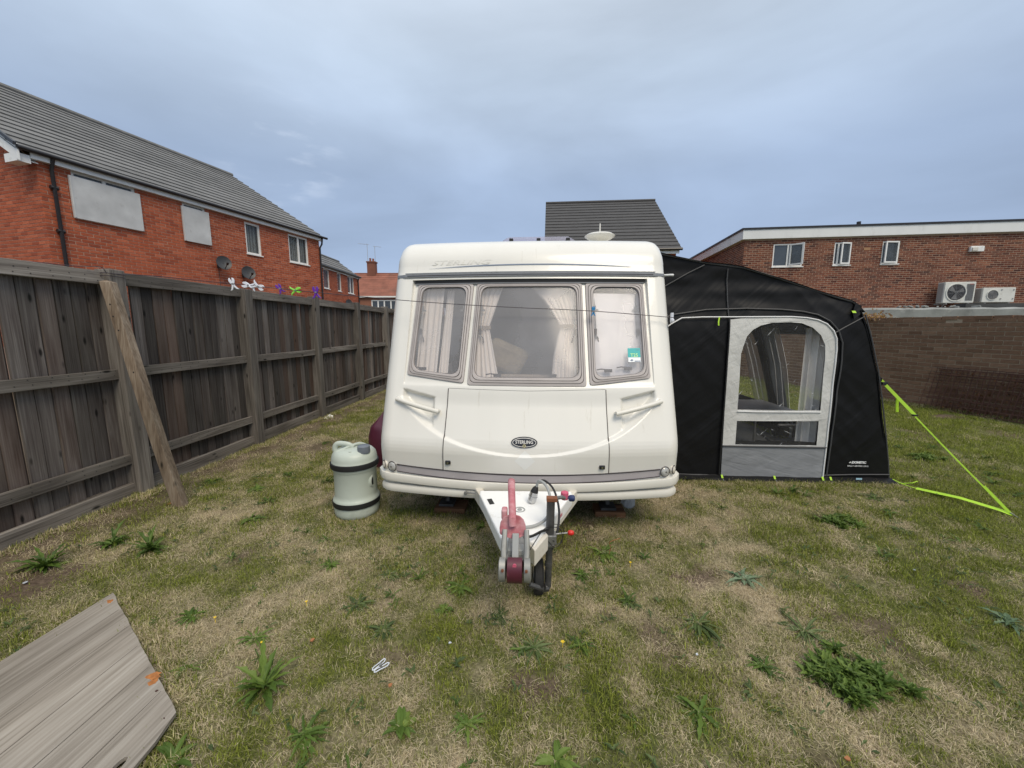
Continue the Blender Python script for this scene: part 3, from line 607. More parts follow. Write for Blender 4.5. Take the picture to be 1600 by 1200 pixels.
def window(fr, root, u0, u1, z0, z1, mull=(), n=-.05, fw=.055, glass=winglass, name='window', blind=None, sill=True, mat=None):
    mat = mat or upvc; f = MB()
    fr.box(f, (u0,n-.03,z0),(u1,n+.03,z0+fw)); fr.box(f, (u0,n-.03,z1-fw),(u1,n+.03,z1)); fr.box(f, (u0,n-.029,z0+fw),(u0+fw,n+.029,z1-fw)); fr.box(f, (u1-fw,n-.029,z0+fw),(u1,n+.029,z1-fw))
    for m_ in mull: fr.box(f, (m_-fw*.6,n-.028,z0+fw),(m_+fw*.6,n+.028,z1-fw))
    w = f.build(name, mat, root)
    edges = [u0+fw]+[x for m_ in mull for x in (m_-fw*.6,m_+fw*.6)]+[u1-fw]
    for k in range(0, len(edges), 2):
        p = MB(); fr.box(p, (edges[k],n-.010,z0+fw),(edges[k+1],n-.004,z1-fw)); p.build('pane', glass, w)
    if blind:
        b = MB(); k = int((u1-u0-.1)/.09)
        for i in range(k):
            a = u0+.06+(u1-u0-.12)*i/k; b.add([fr(a,n-.07,z0+.05),fr(a+.075,n-.085,z0+.05),fr(a+.075,n-.085,z1-.05),fr(a,n-.07,z1-.05)], [(0,1,2,3)])
        b.build('blind', blind, w)
    d = MB(); fr.box(d, (u0,n-.16,z0),(u1,n-.14,z1)); d.build('reveal_back', inner, w)
    if sill: s = MB(); fr.box(s, (u0-.03,n+.031,z0-.035),(u1+.03,.045,z0-.002)); s.build('sill', mat, w)
    return w
def cf(X, Z): return (X*cos(A)-Z*sin(A), X*sin(A)+Z*cos(A))
winclear = glassmat('house_window_glass', (.9,.92,.92), .25, (.14,.15,.16), rough=.05, haze=.4)

# ------------------------------------------------------------ left terrace
H1 = Fr((-10.445,8.506),(.22,.9755)); U0, U1 = -.28, 7.72
hr = thing('terraced_house', 'nearest orange brick terraced house with long grey roof and two boarded windows', 'house', (-10.445,8.506,0))
holes = [(.26,1.46,3.98,4.995),(2.57,3.2,3.98,4.99),(4.45,5.0,3.93,4.93),(6.18,7.1,3.93,4.93)]
wl = wall_face(H1, U0, U1, 0, 5.12, holes).build('wall', mort_or, hr)
cells = brick_cells(U0, U1, 1.05, 5.1, holes, g=.013)
lay_bricks(H1, cells, brick_or, wl, 220, key=lambda c: c[0]+abs(c[2]-3.6)*.8 if c[2] > 2.6 else 99, seed=3)
G1 = Fr(H1(U0,0,0)[:2], (-H1.N)[:2], -1)                       # gable: u runs into the house
if G1.N.dot(H1.d) > 0: G1.N = -G1.N
RISE = 2.86/4.48
gtop = lambda u, z: z < 5.02+RISE*(u if u < 4.48 else 8.96-u)-.12
gm = MB(); gm.add([G1(0,0,0),G1(8.96,0,0),G1(8.96,0,5.05),G1(4.48,0,5.05+2.86),G1(0,0,5.05)], [(0,1,2,3,4)]); gw = gm.build('gable_wall', mort_or, hr)
gc = brick_cells(0, 8.9, 1.05, 7.9, [], gable=gtop)
lay_bricks(G1, gc, brick_or, gw, 80, key=lambda c: c[0]+abs(c[2]-3.8)*.8 if c[2] > 2.6 else 99, seed=4)
mb = MB(); e1 = Fr(H1(U1,0,0)[:2], (-H1.N)[:2], 1)
mb.add([e1(0,0,0),e1(8.96,0,0),e1(8.96,0,5.05),e1(4.48,0,7.91),e1(0,0,5.05)], [(0,1,2,3,4)]); mb.add([H1(U0,-8.96,0),H1(U1,-8.96,0),H1(U1,-8.96,5.1),H1(U0,-8.96,5.1)], [(0,1,2,3)]); mb.build('rear_wall', brick_or, hr)
def roof(fr, root, u0, u1, run, z0, rise, k, mat, over=.16, name='tile_course', both=True):
    th = math.atan2(rise, run); ca, sa = cos(th), sin(th); sl = math.hypot(run+over, rise+over*rise/run)
    rf = MB()
    for sgn in ((1,-1) if both else (1,)):
        def S(u, s, h): # s up the slope from eaves, h normal to it
            n = over-s*ca+h*sa; z = z0-over*sa/ca+s*sa+h*ca
            if sgn < 0: n = -2*run-n
            return fr(u, n, z)
        rf.add([S(u0,0,-.02),S(u1,0,-.02),S(u1,sl,-.02),S(u0,sl,-.02)], [(0,1,2,3)])
    deck = rf.build('roof', felt_d, root); st = sl/k
    for sgn in ((1,-1) if both else (1,)):
        def S(u, s, h):
            n = over-s*ca+h*sa; z = z0-over*sa/ca+s*sa+h*ca
            if sgn < 0: n = -2*run-n
            return fr(u, n, z)
        for j in range(k):
            c = MB(); a, b = j*st, (j+1)*st+.04; m = max(1, int((u1-u0)/2.6)); rr = random.Random(j*7+int(u1*10)); du = (u1-u0)/m
            for i in range(m):
                x0 = u0+i*du; x1 = x0+du-.001; q = rr.uniform(-.001,.001); b2 = min(b, sl)
                c.add([S(x0,a,.034+q),S(x1,a,.034+q),S(x1,b2,.004+q),S(x0,b2,.004+q),S(x0,a,.0),S(x1,a,.0)], [(0,1,2,3),(4,5,1,0)])
            c.build(name, mat, deck, recalc=False)
    r = MB(); r.tube([fr(u0,-run,z0+rise+.02),fr(u1,-run,z0+rise+.02)], .09, 8); r.build('ridge_tile', mat, deck)
    return S
roof(H1, hr, -.62, 7.95, 4.48, 5.19, 2.79, 16, tile_g, over=.16)
mb = MB(); mb.tube([H1(-.6,.17,5.115),H1(8.0,.17,5.115)], .045, 10); mb.tube([H1(7.74,.16,5.08),H1(7.76,.10,4.85),H1(7.70,.05,4.7),H1(7.66,.05,1)], .034, 8)
mb.tube([H1(-.08,.16,5.08),H1(-.08,.06,4.86),H1(-.08,.06,1)], .036, 8)
for z in (4.5,3.6,2.8): mb.tube([H1(-.14,.05,z),H1(-.02,.05,z)], .045, 8)
mb.build('gutter', blk_pl, hr, smooth=True)
mb = MB(); H1.box(mb, (-.4,.10,4.975),(7.8,.12,5.10)); H1.box(mb, (-.4,.008,4.975),(7.8,.099,4.989)); mb.build('fascia', fascia_w, hr)
# bargeboard on the gable, with its box end at the eaves
mb = MB()
for sg in (1,-1):
    P_ = [(.16,4.86),(-4.48,4.84+RISE*4.5),(-4.48,5.16+RISE*4.5),(.16,5.16)]
    if sg < 0: P_ = [(-8.96-a, b) for a, b in P_]
    vs = [H1(-.60,a,b) for a, b in P_]+[H1(-.575,a,b) for a, b in P_]; mb.add(vs, [(0,1,2,3),(7,6,5,4),(0,1,5,4),(1,2,6,5),(2,3,7,6),(3,0,4,7)])
H1.box(mb, (-.598,-.30,4.86),(-.40,.10,5.02)); 
vs = [H1(-.574,.1,4.90),H1(-.285,.1,4.90),H1(-.285,-4.48,4.88+RISE*4.5),H1(-.574,-4.48,4.88+RISE*4.5)]; mb.add(vs, [(0,1,2,3)])
mb.build('bargeboard', upvc, hr)
mb = MB(); vs = [H1(-.66,.19,5.12),H1(-.61,.19,5.12),H1(-.61,-4.48,5.19+RISE*4.5),H1(-.66,-4.48,5.19+RISE*4.5)]; vs += [v+Vector((0,0,.07)) for v in vs]
mb.add(vs, [(3,2,1,0),(4,5,6,7),(0,1,5,4),(1,2,6,5),(2,3,7,6),(3,0,4,7)]); mb.build('verge_cap', blk_pl, hr)
window(H1, hr, .26, 1.46, 3.98, 4.995, mull=(.86,), glass=winglass)
window(H1, hr, 2.57, 3.2, 3.98, 4.99, glass=winglass)
window(H1, hr, 4.45, 5.0, 3.93, 4.93, glass=winclear, blind=blind_v)
window(H1, hr, 6.18, 7.1, 3.93, 4.93, mull=(6.66,), glass=winclear, blind=blind_v)
for (a, b, c, d), lb in (((.18,1.52,3.95,4.86),'large pale grey steel security sheet'),((2.50,3.25,3.93,4.87),'narrow pale grey steel security sheet')):
    mb = MB(); H1.box(mb, (a,.03,c),(b,.075,d)); H1.box(mb, (a+.01,.075,c+.01),(a+.035,.083,d-.01)); H1.box(mb, (b-.035,.075,c+.01),(b-.01,.083,d-.01))
    q = mb.build('window_board', board_m, hr, bevel=.006); q['label'] = lb
def dish(fr, u, z, r, parent_label, wire):
    t = thing('satellite_dish', parent_label, 'satellite dish', tuple(fr(u,0,z-.1)), 'dark satellite dishes on the terraces')
    ax = (fr.N*.72+Vector((0,0,.35))+Vector((.35,-.55,0))).normalized(); c = fr(u,.26,z); a = ax.cross(Vector((0,0,1))).normalized(); b = a.cross(ax)
    mb = MB(); vs = []; fs = []; K = 6
    for k in range(K+1):
        rk = r*k/K; h = (k/K)**2*.05
        for j in range(24):
            w = 2*pi*j/24; vs.append(c+a*cos(w)*rk+b*sin(w)*rk*1.08+ax*(h-.05))
    for k in range(K):
        for j in range(24): fs.append((k*24+j,k*24+(j+1)%24,(k+1)*24+(j+1)%24,(k+1)*24+j))
    n0 = len(vs); fs += [tuple(reversed([i+n0 for i in f])) for f in fs]; vs += [v-ax*.012 for v in vs]; mb.add(vs, fs); mb.build('reflector', dish_m, t, smooth=True, recalc=False)
    m2 = MB(); m2.tube([c-b*r*-.95-ax*.02 if False else c-Vector((0,0,r*.98)), c+ax*.28-Vector((0,0,r*.7))], .012, 6); m2.tube([c+ax*.26-Vector((0,0,r*.75)), c+ax*.34-Vector((0,0,r*.55))], .032, 8); m2.build('receiver_arm', blk_pl, t)
    m3 = MB(); m3.tube([fr(u,.0,z-.06),fr(u,.12,z-.06),c-ax*.05], .018, 6); m3.box(fr(u,.012,z-.06), (.07,.07,.16)); m3.build('wall_bracket', blk_pl, t)
    if wire: m4 = MB(); m4.tube([fr(u,.02,z-.1),fr(u+.01,.012,z-.6),fr(u-.01,.012,1.4)], .006, 5); m4.build('cable', cable_k, t)
dish(H1, 3.42, 3.46, .20, 'dark satellite dish nearer the boarded windows, left of the pair', True)
dish(H1, 4.22, 3.27, .20, 'dark satellite dish right of the pair, below the plain narrow window', True)
# ------------------------------------------------------------ second terrace beyond
a0, a1 = cf(-10.75,21.3), cf(-10.75,28.0); L2 = math.dist(a0,a1); H2 = Fr(a0, (a1[0]-a0[0],a1[1]-a0[1]))
h2 = thing('terraced_house', 'farther orange brick terrace with short grey roof and three slim windows', 'house', (*a0,0))
hl2 = [(L2-3.55,L2-2.85,3.3,4.65),(L2-2.35,L2-1.85,3.35,4.65),(L2-1.15,L2-.3,3.45,4.65)]
hl2 = [(1.6,2.3,3.75,4.85),(3.4,3.9,3.75,4.85),(4.9,5.9,3.75,4.85)]
w2 = wall_face(H2, 0, L2, 0, 5.0, hl2).build('wall', mort_or, h2)
lay_bricks(H2, brick_cells(0, L2, 1.5, 4.98, hl2), brick_or, w2, seed=8)
for k, h in enumerate(hl2): window(H2, h2, *h, mull=((5.4,) if k == 2 else ()), glass=winclear, blind=blind_v)
mb = MB(); H2.box(mb, (0,-2.6,0),(L2,-.12,4.98)); mb.build('rear_wall', brick_or, h2)
roof(H2, h2, -.1, L2+.15, 1.35, 5.03, 1.0, 5, tile_g)
mb = MB(); mb.tube([H2(-.1,.13,4.98),H2(L2+.2,.13,4.98)], .055, 8); mb.tube([H2(L2-.05,.1,4.95),H2(L2-.1,.05,4.7),H2(L2-.1,.05,1)], .04, 8); mb.build('gutter', blk_pl, h2)
mb = MB(); H2.box(mb, (0,.06,4.84),(L2+.1,.085,5.0)); mb.build('fascia', upvc, h2)
dish(H2, 4.4, 3.05, .26, 'small far dark dish on the second terrace near the drainpipe', False)
# ------------------------------------------------------------ far red-roofed house
f0 = cf(-24,45.0); H3 = Fr(f0, (cos(A),sin(A)))
if H3.N.y > 0: H3.N = -H3.N
h3 = thing('far_house', 'distant brick house with faded red tiled roof and a chimney', 'house', (*f0,0))
w3h = [(8.1,11.0,3.3,4.6)]
w3 = wall_face(H3, 0, 15, 0, 5.0, w3h).build('wall', brick_rd, h3)
window(H3, h3, 8.1, 11.0, 3.3, 4.6, mull=(8.85,9.55,10.3), glass=winglass, fw=.12)
mb = MB(); H3.box(mb, (0,-8,0),(15,-.3,4.95)); mb.build('rear_wall', brick_rd, h3)
roof(H3, h3, -.2, 15.2, 4.0, 5.0, 3.0, 12, tile_r)
mb = MB(); H3.box(mb, (-.1,.15,4.86),(15.1,.28,5.02)); H3.box(mb, (6.7,.02,2),(6.8,.1,5)); mb.build('gutter', upvc, h3)
ch = MB(); H3.box(ch, (6.55,-4.3,7.2),(7.5,-3.5,9.25)); H3.box(ch, (6.48,-4.37,9.25),(7.57,-3.43,9.4)); c_ = ch.build('chimney', brick_rd, h3)
fl = MB(); H3.box(fl, (6.4,-3.48,7.15),(7.65,-3.3,7.42)); fl.build('lead_flashing', felt, c_)
pt = MB(); pt.lathe(H3(6.85,-3.9,9.4), [(.13,0),(.11,.35),(.14,.36),(.14,.4)], 10); pt.lathe(H3(7.2,-3.9,9.4), [(.13,0),(.11,.3),(.14,.31),(.14,.35)], 10); pt.build('chimney_pot', tile_r, c_)
for k, (du, hh, lb) in enumerate(((6.55,2.1,'taller rake aerial left on the far chimney'),(7.45,1.8,'shorter rake aerial right on the far chimney'))):
    an = MB(); an.tube([H3(du,-3.9,9.0),H3(du,-3.9,9.4+hh)], .025, 5); y = 9.4+hh-.1; an.tube([H3(du-.9*(1-k)-.2,-3.9,y+.12),H3(du+.25+.5*k,-3.9,y)], .015, 5)
    for q in range(6): c = H3(du-.75*(1-k)-.1+q*.17,-3.9,y+.08-.015*q); an.tube([c+Vector((0,-.15,0)),c+Vector((0,.15,0))], .01, 4)
    tag(an.build('tv_aerial', cable_g), lb, 'aerial', 'aerials on the far chimney')
# ------------------------------------------------------------ dark-roofed house behind the caravan
p0 = cf(1.52,18.4); H4 = Fr(p0, (cos(A-.09),sin(A-.09)))
if H4.N.y > 0: H4.N = -H4.N
h4 = thing('far_house', 'house with plain dark charcoal tiled roof standing behind the caravan', 'house', (*p0,0))
w4 = wall_face(H4, 0, 5.75, 0, 5.0, [(4.3,5.1,3.6,4.7)]).build('wall', mort_or, h4); lay_bricks(H4, brick_cells(0, 5.75, 3.0, 4.98, [(4.3,5.1,3.6,4.7)]), brick_or, w4, seed=12)
window(H4, h4, 4.3, 5.1, 3.6, 4.7, glass=winglass)
mb = MB(); H4.box(mb, (.05,-9.5,0),(5.7,-.3,4.95))
for u in (0.02,5.73): mb.add([H4(u,0,4.9),H4(u,-9.8,4.9),H4(u,-4.9,8.25)], [(0,1,2)])
mb.build('rear_wall', brick_or, h4)
roof(H4, h4, -.05, 5.95, 4.9, 5.0, 3.42, 16, tile_d)
mb = MB(); mb.tube([H4(-.1,.2,4.9),H4(5.95,.2,4.9)], .06, 8); mb.build('gutter', blk_pl, h4)
mb = MB(); H4.box(mb, (0,.10,4.72),(5.85,.13,4.9)); mb.build('fascia', upvc, h4)
# ------------------------------------------------------------ flat-roofed brick building on the right
B = Fr((8.293,16.589),(.9966,-.0829)); 
if B.N.y > 0: B.N = -B.N
br = thing('brick_building', 'flat roofed two storey dark brick building with white fascia and three small windows', 'building', (8.293,16.589,0))
bh = [(1.08,2.18,3.88,4.75),(3.26,3.84,3.90,4.75),(4.91,5.50,3.91,4.75)]
bw = wall_face(B, 0, 16, 0, 4.94, bh).build('wall', mort_dk, br)
lay_bricks(B, brick_cells(0, 16, 1.9, 4.93, bh, g=.014), brick_dk, bw, seed=21)
BS = Fr((8.293,16.589), (-B.N)[:2]); BS.N = -B.d
bs = MB(); bs.add([BS(0,0,0),BS(12,0,0),BS(12,0,4.94),BS(0,0,4.94)], [(0,1,2,3)]); bsw = bs.build('side_wall', mort_dk, br)
lay_bricks(BS, brick_cells(0, 12, 1.9, 4.93, [], g=.016), brick_dk, bsw, seed=22)
window(B, br, *bh[0], mull=(1.63,), glass=winglass, fw=.05); window(B, br, *bh[1], mull=(3.42,), glass=winglass, fw=.05); window(B, br, *bh[2], glass=winglass, fw=.05)
# open casement sashes
def sash(u0, u1, z0, z1, ang, hinge):
    f = MB(); w = u1-u0; hu = u0 if hinge < 0 else u1; d = Vector(B.d)*(-hinge); q = (d*cos(ang)+Vector(B.N)*sin(ang)).normalized(); nn = q.cross(Vector((0,0,1)))
    def T(a, z, t): return B(hu,.01,z)+q*a+nn*t
    def bx(a0,a1,c0,c1,t0,t1):
        vs = [T(a,z,t) for z in (c0,c1) for a, t in ((a0,t0),(a1,t0),(a1,t1),(a0,t1))]; f.add(vs, [(3,2,1,0),(4,5,6,7),(0,1,5,4),(1,2,6,5),(2,3,7,6),(3,0,4,7)])
    e = .05
    bx(0,w,z0,z0+e,-.02,.02); bx(0,w,z1-e,z1,-.02,.02); bx(0,e,z0+e,z1-e,-.019,.019); bx(w-e,w,z0+e,z1-e,-.019,.019)
    s = f.build('window_sash', upvc, br); f = MB(); bx(e,w-e,z0+e,z1-e,-.004,.004); f.build('pane', winclear, s)
sash(1.68, 2.16, 3.92, 4.72, radians(48), -1)
sash(3.44, 3.83, 3.93, 4.73, radians(14), 1)
sash(4.95, 5.46, 3.94, 4.73, radians(10), 1)
mb = MB(); B.box(mb, (1.13,-.065,3.93),(1.28,-.062,4.70)); mb.build('blind', blind_v, br)
mb = MB(); B.box(mb, (-.12,.01,4.94),(16,.12,5.29)); mb.add([BS(-.0,.12,4.94),BS(12,.12,4.94),BS(12,.12,5.29),BS(0,.12,5.29)], [(0,1,2,3)])
BS.box(mb, (.0,.01,4.94),(12,.119,5.288)); mb.build('fascia', fascia_w, br)
mb = MB(); B.box(mb, (-.16,-12,5.292),(16,.15,5.36)); mb.build('roof', blk_pl, br)
mb = MB(); mb.tube([B(4.38,-.6,5.36),B(4.38,-.6,5.62)], .07, 8); mb.build('vent_pipe', blk_pl, br)
mb = MB(); B.box(mb, (4.28,.008,4.43),(4.50,.014,4.53)); mb.build('air_brick', M('terracotta_vent', (.34,.19,.10), .8), br)
lt = thing('wall_light', 'white oblong bulkhead lamp on the dark brick above the air conditioners', 'light', tuple(B(7.95,0,4.3)))
mb = MB(); B.box(mb, (7.76,.012,4.27),(8.20,.11,4.47)); mb.build('housing', upvc, lt, bevel=.02)
mb = MB(); B.box(mb, (7.79,.112,4.29),(7.97,.15,4.42)); mb.build('lens', lens2, lt, bevel=.015)
# air conditioning units
def ac(u0, u1, z0, z1, n0, n1, label, wide):
    t = thing('air_conditioner', label, 'air conditioner', tuple(B((u0+u1)/2,n0,z0)), 'air conditioners on the brick wall')
    mb = MB(); B.box(mb, (u0,n0,z0),(u1,n1,z1)); mb.build('casing', ac_m, t, bevel=.015)
    mb = MB(); B.box(mb, (u0-.012,n0+.03,z0+.03),(u0-.001,n1-.06,z1-.03)); mb.build('side_panel', ac_s, t)
    c = u0+(u1-u0)*(.38 if wide else .30); cz = (z0+z1)/2; R = (z1-z0)*(.40 if wide else .33); N1 = n1
    mb = MB(); vs = []; seg = 28
    for rr_, nn in ((R*1.12,.001),(R*1.08,.025),(R*.98,.025),(R*.95,.004)):
        for j in range(seg): w = 2*pi*j/seg; vs.append(B(c+rr_*cos(w)*(1.02),N1+nn,cz+rr_*sin(w)))
    mb.add(vs, [(k*seg+j,k*seg+(j+1)%seg,(k+1)*seg+(j+1)%seg,(k+1)*seg+j) for k in range(3) for j in range(seg)]); mb.build('fan_ring', ac_m, t, smooth=True)
    mb = MB(); vs = [B(c+R*.95*cos(2*pi*j/seg),N1+.005,cz+R*.95*sin(2*pi*j/seg)) for j in range(seg)]; mb.add(vs, [tuple(range(seg))]); mb.build('fan_well', blk_pl if wide else ac_g, t)
    mb = MB()
    for k in range(3):
        a = k*2.094+.4; vs = [B(c+r_*cos(a+da),N1+.007+nn,cz+r_*sin(a+da)) for r_, da, nn in ((R*.2,-.3,0),(R*.88,-.38,0),(R*.9,.35,.012),(R*.2,.4,.012))]; mb.add(vs, [(0,1,2,3)])
    vs = [B(c+R*.2*cos(2*pi*j/12),N1+.022,cz+R*.2*sin(2*pi*j/12)) for j in range(12)]; mb.add(vs, [tuple(range(12))]); mb.build('fan', ac_g, t)
    mb = MB()
    for k in range(1,7):
        r_ = R*k/6.6; pts = [B(c+r_*cos(2*pi*j/20),N1+.028,cz+r_*sin(2*pi*j/20)) for j in range(20)]; mb.tube(pts, .004, 4, closed=True)
    for j in range(8): w = pi*j/4+.2; mb.tube([B(c,N1+.029,cz),B(c+R*cos(w),N1+.026,cz+R*sin(w))], .004, 4)
    if wide:
        for k in range(7): uu = c+R*1.02+.02+k*.034; B.box(mb, (uu,N1+.001,cz-R*.98),(uu+.012,N1+.02,cz+R*.98))
    mb.build('grille', ac_g, t)
    for uu in (u0+.12,u1-.15): mb = MB(); B.box(mb, (uu,.01,z0-.05),(uu+.04,n1-.02,z0-.005)); mb.build('bracket', ac_s, t); mb = MB(); mb.tube([B(uu+.02,.02,z0-.45),B(uu+.02,n1-.1,z0-.04)], .016, 5); mb.build('bracket_strut', ac_s, t)
    if not wide:
        mb = MB()
        for uu, zz in ((c+R*1.5,z0+.1),(u1-.08,z0+.1),(c+R*1.5,z1-.1),(u1-.08,z1-.1)): B.box(mb, (uu,N1+.001,zz),(uu+.035,N1+.02,zz+.04))
        mb.build('screw_boss', ac_s, t)
    else:
        mb = MB(); B.box(mb, (u1-.20,N1+.001,z1-.11),(u1-.08,N1+.004,z1-.07)); mb.build('red_mark', M('red_print', (.55,.10,.06), .5), t)
ac(6.78, 7.76, 2.40, 3.15, .22, .52, 'larger cream air conditioner with a round black fan, left of the two', True)
ac(8.10, 9.12, 2.42, 2.94, .12, .42, 'smaller pale air conditioner with a grey grille, right of the two', False)
# ground-floor extension with flat felt roof behind the low wall
ex = thing('flat_roof_extension', 'low flat roofed extension with worn grey felt edge under the air conditioners', 'building', tuple(B(8,2.2,0)))
mb = MB(); B.box(mb, (2.0,.01,0),(16,2.1,1.88)); mb.build('wall', brick_dk, ex)
mb = MB(); B.grid(0) if False else None
nseg = 60; vs = []
for i in range(nseg+1):
    u = 1.9+14.1*i/nseg; j1 = .025*noise.noise(Vector((u*2.2,0,0))); j2 = .05*noise.noise(Vector((u*1.4,5,0)))
    vs += [B(u,2.22+j1,1.80+j2),B(u,2.24+j1,2.10+j1),B(u,2.1,2.16+j1),B(u,.02,2.20)]
for i in range(nseg):
    for j in range(3): mb.f.append((i*4+j,i*4+4+j,i*4+5+j,i*4+j+1)); mb.r.append(0)
mb.v += vs; mb.build('felt_roof', felt, ex)
mb = MB(); B.box(mb, (6.3,1.55,2.175),(16,1.95,2.30)); mb.build('upstand', felt_d, ex)
rr = random.Random(5); mb = MB()
for k in range(15):
    u = 4.3+rr.random()*2.4; s = rr.uniform(.03,.09); mb.box(B(u,2.0+rr.uniform(-.15,.15),2.2), (s*1.8,s,s*.5), Euler((rr.uniform(-.4,.4),rr.uniform(-.4,.4),rr.uniform(0,3))).to_matrix())
tag(mb.build('roof_rubble', felt, bevel=.004), 'broken pale felt and mortar lumps lying along the flat roof edge', 'rubble', None)['kind'] = 'stuff'
# ------------------------------------------------------------ low brown garden wall
WB = (7.34+.255*10.0, 8.55-10.0); WE = (7.34-.255*5.9, 8.55+5.9)
LW = Fr(WE, (WB[0]-WE[0],WB[1]-WE[1]))
if LW.N.x > 0: LW.N = -LW.N
LL = math.dist(WB,WE); HWL = 1.67
lw = thing('garden_wall', 'long brown brick garden wall with crumbling top course, right of the awning', 'wall', (*WE,0))
m_ = wall_face(LW, 0, LL, 0, HWL-.01, []); LW.box(m_, (0,-.21,0),(LL,-.003,HWL-.02)); lww = m_.build('wall', mort_br, lw)
cl = brick_cells(0, LL, .02, HWL, [], g=.012)
rr = random.Random(9); top = max(c[2] for c in cl); cl = [c for c in cl if not (c[2] >= top-.01 and (noise.noise(Vector((c[0]*.9,3,0))) > .05))]
# nearest visible bricks are single pieces
lay_bricks(LW, cl, brick_br, lww, 300, key=lambda c: abs(c[0]-8.2)+ (0 if c[2] > .75 or c[0] < 7.2 else 50), seed=31)
cp = MB()
for k in range(int(LL/.23)):
    if noise.noise(Vector((k*.21,1.5,0))) > .12: continue
    cp.cur = rr.random()*.99+.005; c = LW(.115+k*.23,-.10+rr.uniform(-.01,.012),HWL-.005+rr.uniform(0,.012)); cp.box(c, (.215,.21,.06), Matrix.Rotation(LW.rot+rr.uniform(-.03,.03),3,'Z'))
cp.build('coping', brick_br, lw, kind='stuff')
# dead ochre plant growing over the wall top
def leafblob(name, mat, c, dims, n, size, seed, label, cat, N_=None):
    rr = random.Random(seed); mb = MB()
    for _ in range(n):
        p = Vector((rr.gauss(0,.4)*dims[0], rr.gauss(0,.4)*dims[1], abs(rr.gauss(0,.45))*dims[2]))+Vector(c); s = size*rr.uniform(.6,1.4)
        q = Euler((rr.uniform(0,6),rr.uniform(0,6),rr.uniform(0,6))).to_matrix(); mb.cur = rr.random()*.8+.01
        mb.add([p+q@Vector(v)*s for v in ((-.5,-.2,0),(0,-.35,.1),(.55,0,0),(0,.35,.1),(-.5,.2,0))], [(0,1,2,3,4)])
    o = mb.build(name, mat, recalc=False); tag(o, label, cat); return o
leafblob('wall_plant', ochre, LW(5.55,-.15,1.66), (.42,.42,.16), 420, .045, 3, 'withered ochre and pink weed sprawling on top of the brown wall', 'plant')
leafblob('wall_plant', ochre, LW(5.0,.02,1.60), (.10,.3,.14), 120, .035, 4, 'thin dry sprig on the wall top close beside the awning', 'plant')
# rusty mesh panels leaning on the wall
def mesh_panel(u0, u1, off, h, label, lean, seed):
    rr = random.Random(seed); mb = MB()
    def T(u, z): return LW(u, off+lean*(1-z/h), z+.02)
    n = int((u1-u0)/.075)
    for i in range(n+1):
        u = u0+(u1-u0)*i/n; p = T(u,0); q = T(u+.02,h); mb.tube([p,(Vector(p)+Vector(q))/2+Vector((rr.uniform(-.004,.004),0,0)),q], .0042, 4)
    m = int(h/.095)
    for j in range(m+1): mb.tube([T(u0-.02,h*j/m),T((u0+u1)/2,h*j/m+rr.uniform(-.01,.01)),T(u1+.02,h*j/m)], .0042, 4)
    tag(mb.build('mesh_panel', rust_d), label, 'steel mesh', 'rusty mesh panels leaning on the brown wall')
u_of = lambda y: (WE[1]-y)/math.cos(math.atan(.255))
mesh_panel(u_of(7.75), u_of(2.0), .10, .74, 'rusty reinforcing mesh leaning on the brown wall, nearest the lawn', .16, 1)
mesh_panel(u_of(7.70), u_of(2.1), .06, .76, 'rusty reinforcing mesh in the middle of the leaning stack', .12, 2)
mesh_panel(u_of(7.66), u_of(2.2), .03, .72, 'rusty reinforcing mesh lying tight against the brown wall, rearmost of the stack', .08, 3)
o = leafblob('dead_leaves', deadleaf, (0,0,0), (.1,.1,.1), 2, .03, 1, 'brown dead leaves and bindweed caught in the rusty mesh', 'leaves'); bpy.data.objects.remove(o)
rr = random.Random(17); mb = MB()
for _ in range(2600):
    u = rr.uniform(u_of(7.6), u_of(3.2)); z = rr.random()**1.3*.72; s = rr.uniform(.015,.04); p = LW(u, .05+rr.random()*.16*(1-z), z); mb.cur = rr.random()*.9+.01
    if noise.noise(Vector((u*2.3,z*3,7))) < -.02: continue
    q = Euler((rr.uniform(0,6),rr.uniform(0,6),rr.uniform(0,6))).to_matrix(); mb.add([p+q@Vector(v)*s for v in ((-.5,-.3,0),(.1,-.4,.1),(.6,0,0),(0,.4,.1))], [(0,1,2,3)])
o = mb.build('dead_leaves', deadleaf, recalc=False, kind='stuff'); o['label'] = 'brown dead leaves caught in the rusty mesh'; o['category'] = 'leaves'

